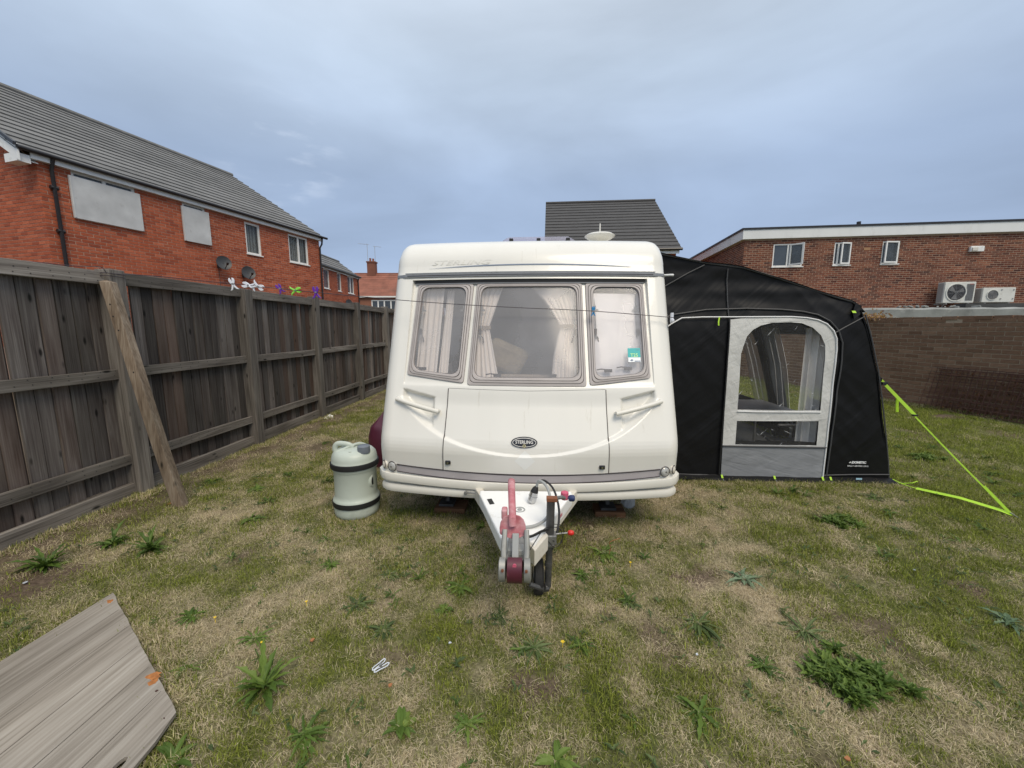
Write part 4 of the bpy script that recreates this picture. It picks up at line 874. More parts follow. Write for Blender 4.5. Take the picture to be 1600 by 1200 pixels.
# ------------------------------------------------------------ timber fence
FX = -3.505
fe = thing('timber_fence', 'weathered grey brown closeboard garden fence with posts and three rails', 'fence', (FX,3.1,0))
posts = [.15,1.62,3.13,4.60,6.10,7.60,9.10,10.6,12.1,13.6,15.1]
rr = random.Random(4)
def shared_part(mes, parent, loc, rot=(0,0,0), name='board'):
    ob = bpy.data.objects.new(name, rr.choice(mes)); COL.objects.link(ob); ob.parent = parent; ob.location = Vector(loc)-Vector(parent['org']); ob.rotation_euler = rot; return ob
bmes = []
for k in range(5):
    mb = MB(); w = .0975+.001*k; kk = 6; vs = []; fs = []
    for j in range(kk+1):
        z = 1.80*j/kk; wv = .003*noise.noise(Vector((z*1.3,k*3.1,0))); cup = .004*noise.noise(Vector((z*1.1,k*5.7,2)))
        # feather-edge profile: thick edge towards +y, thin edge behind
        vs += [(.004+cup,-w/2+wv,z),(.022+cup,-w/2+wv,z),(.016+cup,w/2+wv,z),(.0+cup,w/2+wv,z),(.0+cup,w/2+.018,z),(-.006+cup,w/2+.018,z)]
    for j in range(kk):
        for q in range(6): fs.append((j*6+q,j*6+(q+1)%6,j*6+6+(q+1)%6,j*6+6+q))
    fs += [(5,4,3,2,1,0),tuple(kk*6+q for q in range(6))]; mb.add(vs, fs); ob = mb.build('board', fence_v); bmes.append(ob.data); bpy.data.objects.remove(ob)
for i in range(len(posts)-1):
    a, b = posts[i]+.055, posts[i+1]-.055; n = 13; st = (b-a)/n
    for k in range(n):
        shared_part(bmes, fe, (FX-.050+rr.uniform(-.003,.006), a+st*(k+.5)+rr.uniform(-.004,.004), .155+rr.uniform(-.012,.012)), (0,rr.uniform(-.004,.004),0))
    # rails and gravel board
    for z, h, x, nm in ((1.853,.105,.0,'top_rail'),(1.075,.085,.0,'mid_rail'),(.335,.085,.0,'bottom_rail')):
        mb = MB(); s = rr.uniform(-.008,.008); K = 6
        for j in range(K):
            y0, y1 = a-.05+(b-a+.10)*j/K, a-.05+(b-a+.10)*(j+1)/K; zz0, zz1 = z+s*(y0-a)+.004*noise.noise(Vector((y0,z,1))), z+s*(y1-a)+.004*noise.noise(Vector((y1,z,1)))
            vs = [(FX+xx,yy,zq+dz) for yy, zq in ((y0,zz0),(y1,zz1)) for xx, dz in ((-.008,0),(.032,0),(.032,h),(-.008,h))]
            f = [(0,1,5,4),(1,2,6,5),(2,3,7,6),(3,0,4,7)]
            if j == 0: f.append((3,2,1,0))
            if j == K-1: f.append((4,5,6,7))
            mb.add(vs, f)
        bm_ = mb.build(nm, fence_h, fe, bevel=.004)
    mb = MB(); mb.bbox((FX-.012,a-.05,-.03),(FX+.030,b+.05,.165+rr.uniform(-.012,.012))); mb.build('gravel_board', fence_h, fe, bevel=.004)
for i, y in enumerate(posts):
    mb = MB(); w = .062; x0 = FX+.028; top = 1.985 if i not in (2,) else 1.97; K = 8; tw = rr.uniform(-.01,.01)
    if i == 3: top = 1.955
    for j in range(K):
        z0, z1 = -.05+(top+.05)*j/K, -.05+(top+.05)*(j+1)/K
        o0, o1 = tw*z0+.003*noise.noise(Vector((z0*2,y,0))), tw*z1+.003*noise.noise(Vector((z1*2,y,0)))
        vs = [(x0+xx,y+yy+o,z) for z, o in ((z0,o0),(z1,o1)) for xx, yy in ((-.075,-w),(.055,-w),(.055,w),(-.075,w))]
        f = [(0,1,5,4),(1,2,6,5),(2,3,7,6),(3,0,4,7)]
        if j == 0: f.append((3,2,1,0))
        if j == K-1: f.append((4,5,6,7))
        mb.add(vs, f)
    mb.build('post', post_w, fe, bevel=.006)
mb = MB()
for i in range(len(posts)-1):
    a, b = posts[i]+.055, posts[i+1]-.055
    for k in range(13):
        for z in (1.88,1.115,.375):
            for dz in (-.018,.018):
                if rr.random() < .8: y = a+(b-a)*(k+.5)/13+rr.uniform(-.02,.02); mb.tube([(FX+.031,y,z+dz+.01),(FX+.0345,y,z+dz+.01)], .0035, 5)
mb.build('nail_heads', black_r, fe, kind='stuff')
# leaning timber prop
pr = MB(); a = Vector((-2.93,2.93,-.02)); b = Vector((-3.42,3.03,1.85)); ax = (b-a).normalized(); s1 = ax.cross(Vector((1,.1,0))).normalized(); s2 = ax.cross(s1); K = 10; vs = []; fs = []
for j in range(K+1):
    t = j/K; c = a.lerp(b,t)+s2*.006*sin(t*5); w1, w2 = .036, .040
    if j == K: w1 *= .96
    vs += [c-s1*w1-s2*w2, c+s1*w1-s2*w2, c+s1*w1+s2*w2+(ax*.05 if j == K else Vector()), c-s1*w1+s2*w2+(ax*.02 if j == K else Vector())]
for j in range(K):
    for q in range(4): fs.append((j*4+q,j*4+(q+1)%4,j*4+4+(q+1)%4,j*4+4+q))
fs += [(3,2,1,0),(K*4,K*4+1,K*4+2,K*4+3)]; pr.add(vs, fs)
po = thing('leaning_timber', 'square brown timber leaning against the fence post, its foot in the grass', 'timber', tuple(a)); pr.build('timber', prop_w, po, bevel=.005)
for t in (.62,.80,.86,.91): mb = MB(); c = a.lerp(b,t)-s1*.036+s2*.008*sin(t*90); mb.tube([c+s1*.006,c-s1*.0015], .006, 7); mb.build('nail_hole', black_r, po)
# laminate board on the ground
lb_ = thing('broken_board', 'large grey oak grained laminate board lying broken on the lawn', 'board', (-1.8,1.0,0))
n = 24; edge = []
A1, B1 = Vector((-2.348,1.873)), Vector((-1.359,1.23)); rr = random.Random(6)
for i in range(n+1):
    p = A1.lerp(B1,i/n); d = Vector((.545,.838)); edge.append(tuple(p+d*(rr.uniform(-.0015,.0015)+.004*noise.noise(Vector((i*.5,0,0))))))
loop = edge+[(-1.335,1.12),(-1.325,1.02),(-1.30,.9),(-1.29,-.3),(-2.33,-.3)]
def bz(x, y): return .035+.05*sstep(1.2,-.3,y)+.012*(x+1.8)
hole = [(-1.385+.014*cos(w*pi/6), 1.04+.030*sin(w*pi/6)) for w in range(12)]
mb = MB(); mb.tess([loop, hole], lambda x, y: (x,y,bz(x,y)), (0,0,-.014)); mb.build('board', lam_w, lb_)
# dark tongue groove lines between the printed planks
mb = MB()
for x in (-2.17,-2.0,-1.83,-1.665,-1.50): mb.strip([(x,1.90-(x+2.348)*.65-.06 - .0 ,bz(x,1.5)+.0005) if False else (x, 1.873+(x+2.348)*(-.65)-.012, bz(x,1.873+(x+2.348)*(-.65))+.0004), (x+.02,.4,bz(x,.4)+.0004), (x+.03,-.29,bz(x,-.29)+.0004)], (.0010,0,0), (0,0,.0006))
mb.build('groove', M('groove_line', (.12,.105,.09), .8), lb_)
mb = MB()
def blot(mb, x, y, r, z=.001, sq=1.0, k=14, seed=0):
    rr = random.Random(seed); vs = [(x+r*cos(2*pi*j/k)*rr.uniform(.6,1.15), y+r*sq*sin(2*pi*j/k)*rr.uniform(.6,1.15)) for j in range(k)]; mb.tess([vs], lambda a, b: (a,b,bz(a,b)+z), (0,0,-.0008))
blot(mb, -1.60,1.375,.030,seed=2,sq=.8); blot(mb, -2.29,1.80,.022,seed=3); blot(mb, -1.575,1.35,.02,seed=4); blot(mb, -1.93,1.45,.012,seed=5); mb.build('rust_stain', M('orange_rust_stain', (.36,.14,.04), .9, var=.4, vs=60), lb_)
mb = MB(); blot(mb, -1.66,1.30,.016,seed=7); blot(mb, -1.44,1.22,.012,seed=8); blot(mb, -2.1,1.66,.006,seed=9); blot(mb, -1.52,1.31,.006,seed=10); blot(mb, -1.385,1.20,.007,seed=11); blot(mb,-2.0,1.60,.005,seed=12); mb.build('burn_mark', M('brown_mark', (.05,.02,.014), .8), lb_)
# ------------------------------------------------------------ caravan
XC = -.05
PZ = [.2,.27,.47,.66,.95,1.265,1.56,1.92,2.0]
PY = [2.75,2.75,2.74,2.72,2.84,2.975,3.095,3.24,3.285]
def smoothF(z):
    s = 0
    for d in (-.05,-.025,0,.025,.05): s += interp(z+d, PZ, PY)
    return s/5
def F(x, z): u = min(1, abs(x/1.1)); return smoothF(min(z,1.95))+max(0,z-1.95)*.40-.10*(1-u*u)
def corner(x): a = max(0, abs(x)-1.0); return .1-math.sqrt(max(0,.01-a*a))
def Rp(z): return lerp(.008, .034, max(0, min(1, (z-1.10)/.77)))
def za(x): return .605+.31*x*x+.16*x**6
def relief(x, z):
    r = 0; ax = abs(x)
    if ax < .93 and 1.075 < z < 1.8765: r = Rp(z)*sstep(1.07,1.10,z)
    if ax < .965:
        ins = sstep(-.003,.012,z-za(x)); r2 = .022*ins*(1-sstep(.93,1.075,z))*(1-sstep(.90,.96,ax)); r = max(r, r2)
        e = min(ax-.675, .935-ax+.0, (1.055-(.935-ax)*.225)-z, (z-za(x)-.012)*.8); r = max(r, r2+.042*sstep(0,.03,e))
    return r
def S(x, z, off=0): return (XC+x, F(x,z)+corner(x)-off, z)
def SR(x, z, off=0): return (XC+x, F(x,z)+corner(x)+relief(x,z)-off, z)
cv = thing('caravan', 'cream white touring caravan with three front windows, parked nose towards the camera', 'caravan', (XC,5.5,0))
LFq = [(-.887,1.845),(-.428,1.845),(-.468,1.097),(-.909,1.150)]; LPq = [(-.845,1.818),(-.485,1.818),(-.512,1.150),(-.866,1.185)]
MFq = [(-.402,1.845),(.418,1.845),(.430,1.080),(-.436,1.085)]; MPq = [(-.360,1.818),(.374,1.818),(.380,1.138),(-.392,1.138)]
RFq = [(.446,1.845),(.900,1.845),(.905,1.135),(.458,1.088)]; RPq = [(.502,1.814),(.862,1.814),(.860,1.170),(.500,1.138)]
def inquad(x, z, q, g=0): cx = sum(p[0] for p in q)/4; cz = sum(p[1] for p in q)/4; return inpoly(cx+(x-cx)*(1-g), cz+(z-cz)*(1-g), q)
def hx(): 
    a = [-1.0+.0125*i for i in range(161)]; a += [.924,.931,-.924,-.931]; a = sorted(a)
    t = [1.0+.1*sin(pi/2*k/6) for k in range(1,7)]; return [-v for v in reversed(t)]+a+t
XS = hx(); zrows = sorted([.36+.0125*i for i in range(132)]+[.366+.0125*i for i in range(16,58)]+[1.873,1.879])
body = MB(); rows = []
for z in zrows: rows.append([SR(x,z) for x in XS])
# roof profile continues the front curve up and over to the tail
base = interp(1.999, PZ, PY); rp = [(3.282,2.02),(3.302,2.065),(3.322,2.10),(3.362,2.14),(3.40,2.175),(3.46,2.205),(3.56,2.232),(3.72,2.262),(3.95,2.30),(4.25,2.335),(4.38,2.345),(4.7,2.365),(5.05,2.38),(5.5,2.39),(7.0,2.39),(8.3,2.37),(8.7,2.32),(8.88,2.22),(8.93,2.05),(8.95,1.6),(8.97,1.0),(8.95,.36)]
for i, (y, z) in enumerate(rp):
    p0 = rp[i-1] if i else (3.26,1.97); p1 = rp[min(i+1,len(rp)-1)]; ty, tz = p1[0]-p0[0], p1[1]-p0[1]; l_ = math.hypot(ty,tz); n_ = (-tz/l_, ty/l_)
    w = sstep(2.0,2.15,z) if i < 11 else 1; n_ = (lerp(-1,n_[0],w), lerp(0,n_[1],w)); l_ = math.hypot(*n_); n_ = (n_[0]/l_, n_[1]/l_); wb = 1-sstep(3.3,4.4,y); row = []
    for x in XS:
        u = min(1,abs(x/1.1)); c = corner(x); row.append((XC+x, y-.10*(1-u*u)*wb-n_[0]*c, z-n_[1]*c))
    rows.append(row)
nx = len(XS); nb = len(body.v)
for r in rows: body.v += r
for j in range(len(rows)-1):
    for i in range(nx-1):
        if j < len(zrows)-1:
            cx, cz = (XS[i]+XS[i+1])/2, (zrows[j]+zrows[j+1])/2
            if any(inquad(cx,cz,q,.03) for q in (LPq,MPq,RPq)): continue
        if j >= len(zrows) and -.33 < (XS[i]+XS[i+1])/2 < .49 and 4.38 <= rows[j][nx//2][1]+.001 and rows[j+1][nx//2][1] <= 5.1: continue
        a = j*nx+i; body.f.append((a,a+1,a+nx+1,a+nx)); body.r.append(0)
nr = len(rows)
for sg, col in ((-1,0),(1,nx-1)):
    lp = [(r[col][1], r[col][2]) for r in rows]; X_ = XC+sg*1.1
    body.tess([lp, [(3.75,1.22),(3.75,1.78),(5.15,1.78),(5.15,1.22)], [(6.3,1.22),(6.3,1.78),(7.4,1.78),(7.4,1.22)]], lambda y, z: (X_, y, z))
bo = body.build('body', gelcoat, cv, smooth=True, recalc=False)
for sg in (-1,1):
    for ya, yb in ((3.75,5.15),(6.3,7.4)):
        q = MB(); X_ = XC+sg*1.108; q.tess([[(ya-.03,1.19),(ya-.03,1.81),(yb+.03,1.81),(yb+.03,1.19)],[(ya+.03,1.25),(yb-.03,1.25),(yb-.03,1.75),(ya+.03,1.75)]], lambda y,z: (X_,y,z), (-sg*.012,0,0)); w_ = q.build('side_window', seal_m, cv)
        q = MB(); q.add([(X_-sg*.006,ya+.02,1.24),(X_-sg*.006,yb-.02,1.24),(X_-sg*.006,yb-.02,1.76),(X_-sg*.006,ya+.02,1.76)], [(0,1,2,3)]); q.build('pane', acryl, w_)
fl = MB(); fl.bbox((XC-1.07,2.95,.34),(XC+1.07,8.8,.40)); fl.build('floor', black_r, cv)
# awning rail across the front
mb = MB()
path = [S(x,1.912,.006) for x in [-1.1,-1.075,-1.0]+[-.95+.1*i for i in range(20)]+[1.0,1.075,1.1]]
mb.strip(path, (0,0,.011), (0,-.012,0)); mb.strip([S(x,1.934,.004) for x in [-1.0+.1*i for i in range(21)]], (0,0,.003), (0,-.006,0)); mb.build('awning_rail', rail_m, cv)
mb = MB(); mb.tube([S(1.085,1.914,.010),(XC+1.13,3.25,1.914),(XC+1.15,3.26,1.914)], .009, 6); mb.build('rail_end', upvc, cv)
mb = MB(); mb.strip([S(x,1.912,.0185) for x in [-1.08+.108*i for i in range(21)]], (0,0,.0022), (0,-.002,0)); mb.build('rail_slot', dark_sl, cv)
# black strip along the top of the window recess, below its lip
mb = MB(); mb.strip([(XC+x,F(x,1.861)+.034-.004,1.861) for x in [-.915+.0915*i for i in range(21)]], (0,0,.0125), (0,-.014,0)); mb.build('recess_top_strip', black_r, cv)
mb = MB(); mb.strip([(XC+x,F(x,1.848)+.034-.006,1.847) for x in [-.905+.0905*i for i in range(21)]], (0,0,.0030), (0,-.016,0)); mb.build('recess_trim', rail_m, cv)
def rq(q, r, k=7):
    out = []
    for i in range(4):
        c = Vector(q[i]); p = Vector(q[i-1]); n = Vector(q[(i+1) % 4]); a = c+(p-c).normalized()*r; b = c+(n-c).normalized()*r
        m = [(a*(1-t)**2+c*2*t*(1-t)*1.0+b*t*t) for t in [j/k for j in range(k+1)]]
        out += m
        for j in range(1,8): out.append(b.lerp(n+(c-n).normalized()*r, j/8))
    return out
def W_(x, z, off): return (XC+x, F(x,z)+Rp(z)-off, z)
def ring(mb, qo, qi, levels, ro=.022, ri=.075):
    lp = []
    for s, off in levels:
        q = [Vector(qo[i]).lerp(Vector(qi[i]), s) for i in range(4)]; lp.append([W_(p.x,p.y,off) for p in rq(q, lerp(ro,ri,min(1,s)))])
    n = len(lp[0]); b = len(mb.v)
    for l_ in lp: mb.v += l_
    for k in range(len(lp)-1):
        for i in range(n): mb.f.append((b+k*n+i, b+k*n+(i+1)%n, b+(k+1)*n+(i+1)%n, b+(k+1)*n+i)); mb.r.append(0)
wins = []
for nm, qo, qi in (('left',LFq,LPq),('mid',MFq,MPq),('right',RFq,RPq)):
    mb = MB(); ring(mb, qo, qi, [(-.02,.0),(0,.012),(.30,.016),(.335,.010),(.36,.010),(.39,.019),(.62,.022),(.66,.013),(.69,.013),(.72,.022),(.92,.022),(1.0,.010),(1.02,-.006)])
    w = mb.build('window', seal_m, cv, smooth=True, recalc=False); w['label'] = {'left':'narrow left front window with open cream curtain','mid':'wide middle front window with tied back curtains','right':'narrow right front window with silver blind and teal sticker'}[nm]
    mb = MB(); 
    for a, b_, o_ in ((.335,.362,.0120),(.658,.688,.0150),(-.035,-.004,.0075),(.995,1.03,.0085)): ring(mb, qo, qi, [(a,o_-.006),(a+.003,o_),(b_-.003,o_),(b_,o_-.006)])
    mb.build('seal', dark_sl, w, recalc=False)
    q2 = [Vector(qo[i]).lerp(Vector(qi[i]), 1.0) for i in range(4)]; lp = rq(q2,.075)
    pn = MB(); cx = sum(p.x for p in lp)/len(lp); cz = sum(p.y for p in lp)/len(lp)
    for k in range(9):
        t = k/8; pn.v += [W_(cx+(p.x-cx)*t, cz+(p.y-cz)*t, .006+.007*(1-t**4)) for p in lp]
    n = len(lp)
    for k in range(8):
        for i in range(n): pn.f.append((k*n+i,(k)*n+(i+1)%n,(k+1)*n+(i+1)%n,(k+1)*n+i)); pn.r.append(0)
    pn.build('pane', acryl, w, smooth=True, recalc=False); wins.append(w)
def latch(w, x, z, side, horiz=False):
    mb = MB()
    if horiz: c = Vector(W_(x,z,-.025)); mb.box(c, (.055,.02,.022)); mb.tube([c+Vector((-.02,0,.008)),c+Vector((-.05,-.005,.012)),c+Vector((-.085,-.005,.006))], .005, 5)
    else: c = Vector(W_(x,z,-.025)); mb.box(c, (.022,.02,.045)); mb.tube([c+Vector((0,0,-.02)),c+Vector((side*.022,-.004,-.05)),c+Vector((side*.026,-.004,-.085))], .005, 5)
    mb.build('latch', dark_sl if side < 5 else seal_m, w)
for w, xs in ((wins[0],(-.845,-.50)),(wins[1],(-.365,.365)),(wins[2],(.515,.845))):
    for sgn, x in ((1,xs[0]),(-1,xs[1])): latch(w,x,1.47,sgn); 
    for sgn, x in ((1,xs[0]),(-1,xs[1])):
        mb = MB(); mb.tube([W_(x,1.78,-.03),W_(x+.008*sgn,1.42,-.03)], .004, 5); mb.box(W_(x+.012*sgn,1.635,-.03),(.035,.015,.014)); mb.box(W_(x+.004*sgn,1.65,-.03),(.014,.015,.04)); mb.build('stay_arm', cable_g, w)
latch(wins[0],-.80,1.19,1,True); latch(wins[2],.60,1.185,1,True); latch(wins[2],.75,1.20,1,True); latch(wins[1],-.22,1.15,1,True); latch(wins[1],.19,1.15,1,True)
# curtains and blind inside
def drape(xa0, xa1, xb0, xb1, z0, z1, y0, folds, amp, waist=None, mat=curtain, name='curtain'):
    mb = MB()
    def fn(u, v):
        z = lerp(z0, z1, v); a, b = lerp(xa0,xb0,v), lerp(xa1,xb1,v)
        if waist:
            zw, wx0, wx1 = waist; t = max(0,(z-z0)/(zw-z0))**.9 if z < zw else max(0,1-(z-zw)/(z1-zw))
            a, b = lerp(a, wx0, t), lerp(b, wx1, t)
        x = lerp(a, b, u); return (XC+x, F(x,z)+y0+amp*(.5*sin(u*folds*2*pi+.8*sin(v*3)+3*noise.noise(Vector((u*4,folds,v))))+.7*noise.noise(Vector((u*folds*1.4,v*.6,folds)))), z)
    mb.grid(fn, folds*10, 22); return mb.build(name, mat, cv, smooth=True, recalc=False)
drape(-.87,-.70,-.86,-.68,1.15,1.83,.10,4,.014)
drape(-.69,-.615,-.66,-.60,1.15,1.80,.12,3,.010)
drape(-.40,-.215,-.385,-.20,1.13,1.82,.09,5,.014,(1.50,-.40,-.30))
drape(.19,.37,.03,.375,1.13,1.82,.09,7,.014,(1.50,.255,.375))
mb = MB(); mb.strip([(XC+x,F(x,1.5)+.085-.02*(1-abs(x+.345)/.06),1.502) for x in (-.405,-.375,-.345,-.31,-.285)],(0,0,.013),(0,-.004,0)); mb.strip([(XC+x,F(x,1.5)+.085-.02*(1-abs(x-.315)/.09),1.512) for x in (.235,.26,.30,.35,.39)],(0,0,.014),(0,-.004,0)); mb.build('tie_back', seat_m, cv)
mb = MB(); mb.tube([(XC-.39,3.36,1.795),(XC+.37,3.36,1.795)], .007, 6); mb.build('curtain_rail', cable_g, cv)
def bl(u, v):
    x = lerp(.47,.89,u); z = lerp(1.14,1.765,v); return (XC+x, F(x,z)+.062+.006*sin(u*5+v*4)+.010*math.exp(-((u-.42-.25*v)/.06)**2)+.005*noise.noise(Vector((x*12,0,z*6))), z)
mb = MB(); mb.grid(bl, 24, 30); mb.build('blind', silver, cv, smooth=True, recalc=False)
# interior
mb = MB(); mb.bbox((XC-1.0,4.9,.45),(XC+1.0,4.95,2.25)); mb.bbox((XC-1.03,3.2,.42),(XC+1.03,4.9,.50)); mb.build('interior_lining', inner, cv)
mb = MB(); mb.bbox((XC-1.0,3.12,.55),(XC+1.0,3.42,1.10)); mb.bbox((XC-1.0,3.4,.55),(XC-.45,4.8,1.08)); mb.bbox((XC+.45,3.4,.55),(XC+1.0,4.8,1.08)); mb.build('seat', seat_m, cv, bevel=.05)
mb = MB(); mb.bbox((XC-1.0,3.045,1.095),(XC+1.0,3.13,1.125)); mb.build('window_shelf', seat_m, cv)
mb = MB(); mb.bbox((XC-.15,3.8,1.10),(XC+.95,4.25,1.42)); mb.build('seat_back', inner, cv, bevel=.08)
cu = MB(); cu.box((XC-.20,3.46,1.24),(.36,.11,.26)); o = cu.build('cushion', cush_m, loc=(XC-.20,3.46,1.24), bevel=.045)
o.rotation_euler = (.3,.42,.25); o['org'] = [0,0,0]; tag(o, 'tan cushion propped inside behind the middle caravan window', 'cushion')
cl_ = MB(); rr = random.Random(3)
def heap(u, v): a = u*2*pi; r = .17*sin(v*pi/2)*(1+.25*noise.noise(Vector((cos(a)*2,sin(a)*2,v*3)))); return (XC-.535+r*cos(a)*.6, 3.27+r*sin(a)*.6, 1.13+.20*cos(v*pi/2)*(1+.3*noise.noise(Vector((cos(a)*3,v*4,1)))))
cl_.grid(heap, 24, 10); tag(cl_.build('clothes_heap', M('dark_clothes', (.05,.05,.055), .9, var=.5, vs=30, dirt=(.3,.29,.28), dscale=30), smooth=True), 'dark crumpled clothes on the shelf behind the left caravan window', 'clothes')
# locker door
def zt(x): return 1.058-.012*(1-abs(x)/.58)
mb = MB()
def dfn(u, v): zb = .489-.020*(1-(2*u-1)**2)*1.0; x0 = lerp(-.592,-.572,v); x1 = lerp(.578,.566,v); x = lerp(x0,x1,u); z = lerp(zb,zt(x),v); return SR(x,z,.0065)
mb.grid(dfn, 100, 110); ld = mb.build('locker_door', gelcoat, cv, smooth=True, recalc=False)
mb = MB()
for sg in (0,1): mb.tube([Vector(dfn(sg,v/20))+Vector(((-.003 if sg == 0 else .003),.003,0)) for v in range(21)], .0036, 6)
mb.tube([Vector(dfn(u/30,0))+Vector((0,.003,-.003)) for u in range(31)], .0036, 6); mb.tube([Vector(dfn(u/30,1))+Vector((0,.0065,.001)) for u in range(31)], .0012, 6); mb.build('door_seal', dark_sl, ld)
for x, z in ((-.556,.548),(.532,.535)):
    mb = MB(); c = Vector(SR(x,z,.012)); mb.box(c, (.040,.014,.030)); lk = mb.build('lock', badge_k, ld, bevel=.006); mb = MB(); mb.lathe(c+Vector((0,-.0125,0)), [(.0075,.0),(.0075,.005)], 12, 'y'); mb.build('lock_barrel', chrome, cv)
# badge
def BD(x, z, off): cx, cz = -.012,.704; return (XC+cx+x, F(cx,.704)+relief(cx,.66)+(.0-(z))*.0*1-off + (F(cx,cz+z)-F(cx,cz)), cz+z)
el = lambda a, b, k=40: [(a*cos(2*pi*j/k), b*sin(2*pi*j/k)) for j in range(k)]
mb = MB(); mb.tess([el(.092,.037)], lambda x,z: BD(x,z,.014), (0,.010,0)); bdg = mb.build('badge', badge_k, ld)
mb = MB(); mb.tess([el(.083,.0305), list(reversed(el(.0795,.0275)))], lambda x,z: BD(x,z,.0155), (0,.002,0)); t_ = text_mb('STERLING', .030, lambda x,z: BD(x*.93,z+.002,.0158), bold=.0005, spacing=1.02); mb.add(t_.v, t_.f); mb.build('badge_lettering', badge_w, ld)
mb = MB(); mb.tess([el(.0115,.0105,16), list(reversed(el(.0075,.0065,16)))], lambda x,z: BD(x,z-.0225,.0165), (0,.002,0)); t_ = text_mb('s', .017, lambda x,z: BD(x,z-.0225,.0168)); mb.add(t_.v, t_.f); mb.build('badge_emblem', badge_y, ld)
mb = MB()
def dm(x, z): return SR(-.007+x,.578+z,.0075)
for k in range(24):
    for i in range(12):
        pass
def dgrid(u, v): z = lerp(-.070,.070,v); w = .072*(1-abs(z)/.070); return dm(lerp(-w,w,u), z)
mb.grid(dgrid, 12, 24); mb.build('diamond_patch', ghost2, ld, smooth=True, recalc=False)
# STERLING ghost and the long blue line
t_ = text_mb('STERLING', .072, lambda x,z: (XC-.545+x*1.5, F(-.545+x*1.5,2.01+z)-.0015, 2.016+z*.72), shear=.35)
def topS(x, z, off=0.001):
    y = interp(z, [1.97,2.02,2.065,2.10], [3.262,3.282,3.302,3.322]); u = min(1,abs(x/1.1)); return (XC+x, y-.10*(1-u*u)-off, z)
vs = []
for v in t_.v: vs.append(topS(v[0]-XC, v[2], .0015))
t_.v = vs; t_.build('faded_lettering', ghost, cv, recalc=False)
mb = MB(); P1 = [(-.80+1.61*i/40) for i in range(41)]
zl = lambda x: 1.972+.022*(1-((x-.05)/.80)**2)
vs = []
for x in P1: w = .0040*max(.12,(1-abs((x-.05)/.86)**3)); F_ = lambda zz: topS(x,zz,.0015) if zz > 1.97 else S(x,zz,.0015); vs += [F_(zl(x)-w), F_(zl(x)+w)]
mb.add(vs, [(i*2,i*2+2,i*2+3,i*2+1) for i in range(40)]); mb.build('blue_stripe', blue_dk, cv, recalc=False)
# handles in the pockets
for sg in (-1,1):
    mb = MB(); a = Vector(S(sg*.965,.975,.020)); b = Vector(S(sg*.640,.900,.030)); m_ = a.lerp(b,.5)+Vector((0,-.016,0))
    pts = [a+Vector((0,.03,0)),a,a.lerp(m_,.5)+Vector((0,-.004,0)),m_,m_.lerp(b,.5)+Vector((0,-.004,0)),b,b+Vector((0,.04,0))]; mb.tube(pts, [.013,.016,.017,.017,.017,.016,.012], 10); mb.build('grab_handle', gel_b, cv, smooth=True)
# grey strip, lights, bumpers
def zs0(x): return .413+.042*(x/.95)**2
def zs1(x): return .470+.034*(x/.95)**2
X41 = [-.95+.0475*i for i in range(41)]
mb = MB(); mb.grid(lambda u, v: S(lerp(-.955,.955,u), lerp(zs0(lerp(-.955,.955,u)), zs1(lerp(-.955,.955,u)), v), .006), 60, 2); mb.build('trim_strip', grey_st, cv, smooth=True, recalc=False)
mb = MB(); mb.strip([S(x,zs1(x)+.003,.004) for x in X41], (0,0,.0028), (0,-.006,0)); mb.strip([S(x,zs0(x)-.001,.006) for x in X41], (0,0,.0022), (0,-.006,0)); mb.build('strip_seam', dark_sl, cv)
for sg in (-1,1):
    for x, z, r, m_ in ((.985,.488,.034,lens),(1.052,.494,.029,lens2)):
        ang = .35 if x < 1 else .95; c = Vector(S(sg*x,z,.004)); nrm = Vector((sg*sin(ang),-cos(ang),.05)).normalized(); a = nrm.cross(Vector((0,0,1))).normalized(); b = a.cross(nrm); vs = []; K = 18
        for rr_, h in ((r*1.08,-.02),(r*1.08,.004),(r,.006),(r*.97,.004),(r*.8,.011),(r*.4,.015),(.001,.016)):
            vs += [c+a*rr_*cos(2*pi*j/K)+b*rr_*sin(2*pi*j/K)+nrm*h for j in range(K)]
        mb = MB(); mb.add(vs, [(k*K+j,k*K+(j+1)%K,(k+1)*K+(j+1)%K,(k+1)*K+j) for k in range(6) for j in range(K)]); lt_ = mb.build('marker_light', m_, cv, smooth=True)
        mb = MB(); mb.tube([c+a*r*1.07*cos(2*pi*j/K)+b*r*1.07*sin(2*pi*j/K)+nrm*.005 for j in range(K)], .003, 5, closed=True); mb.tube([c+nrm*.017+a*r*.12*cos(2*pi*j/8)+b*r*.12*sin(2*pi*j/8) for j in range(8)], .002, 4, closed=True); mb.build('lamp_rim', dark_sl, lt_)
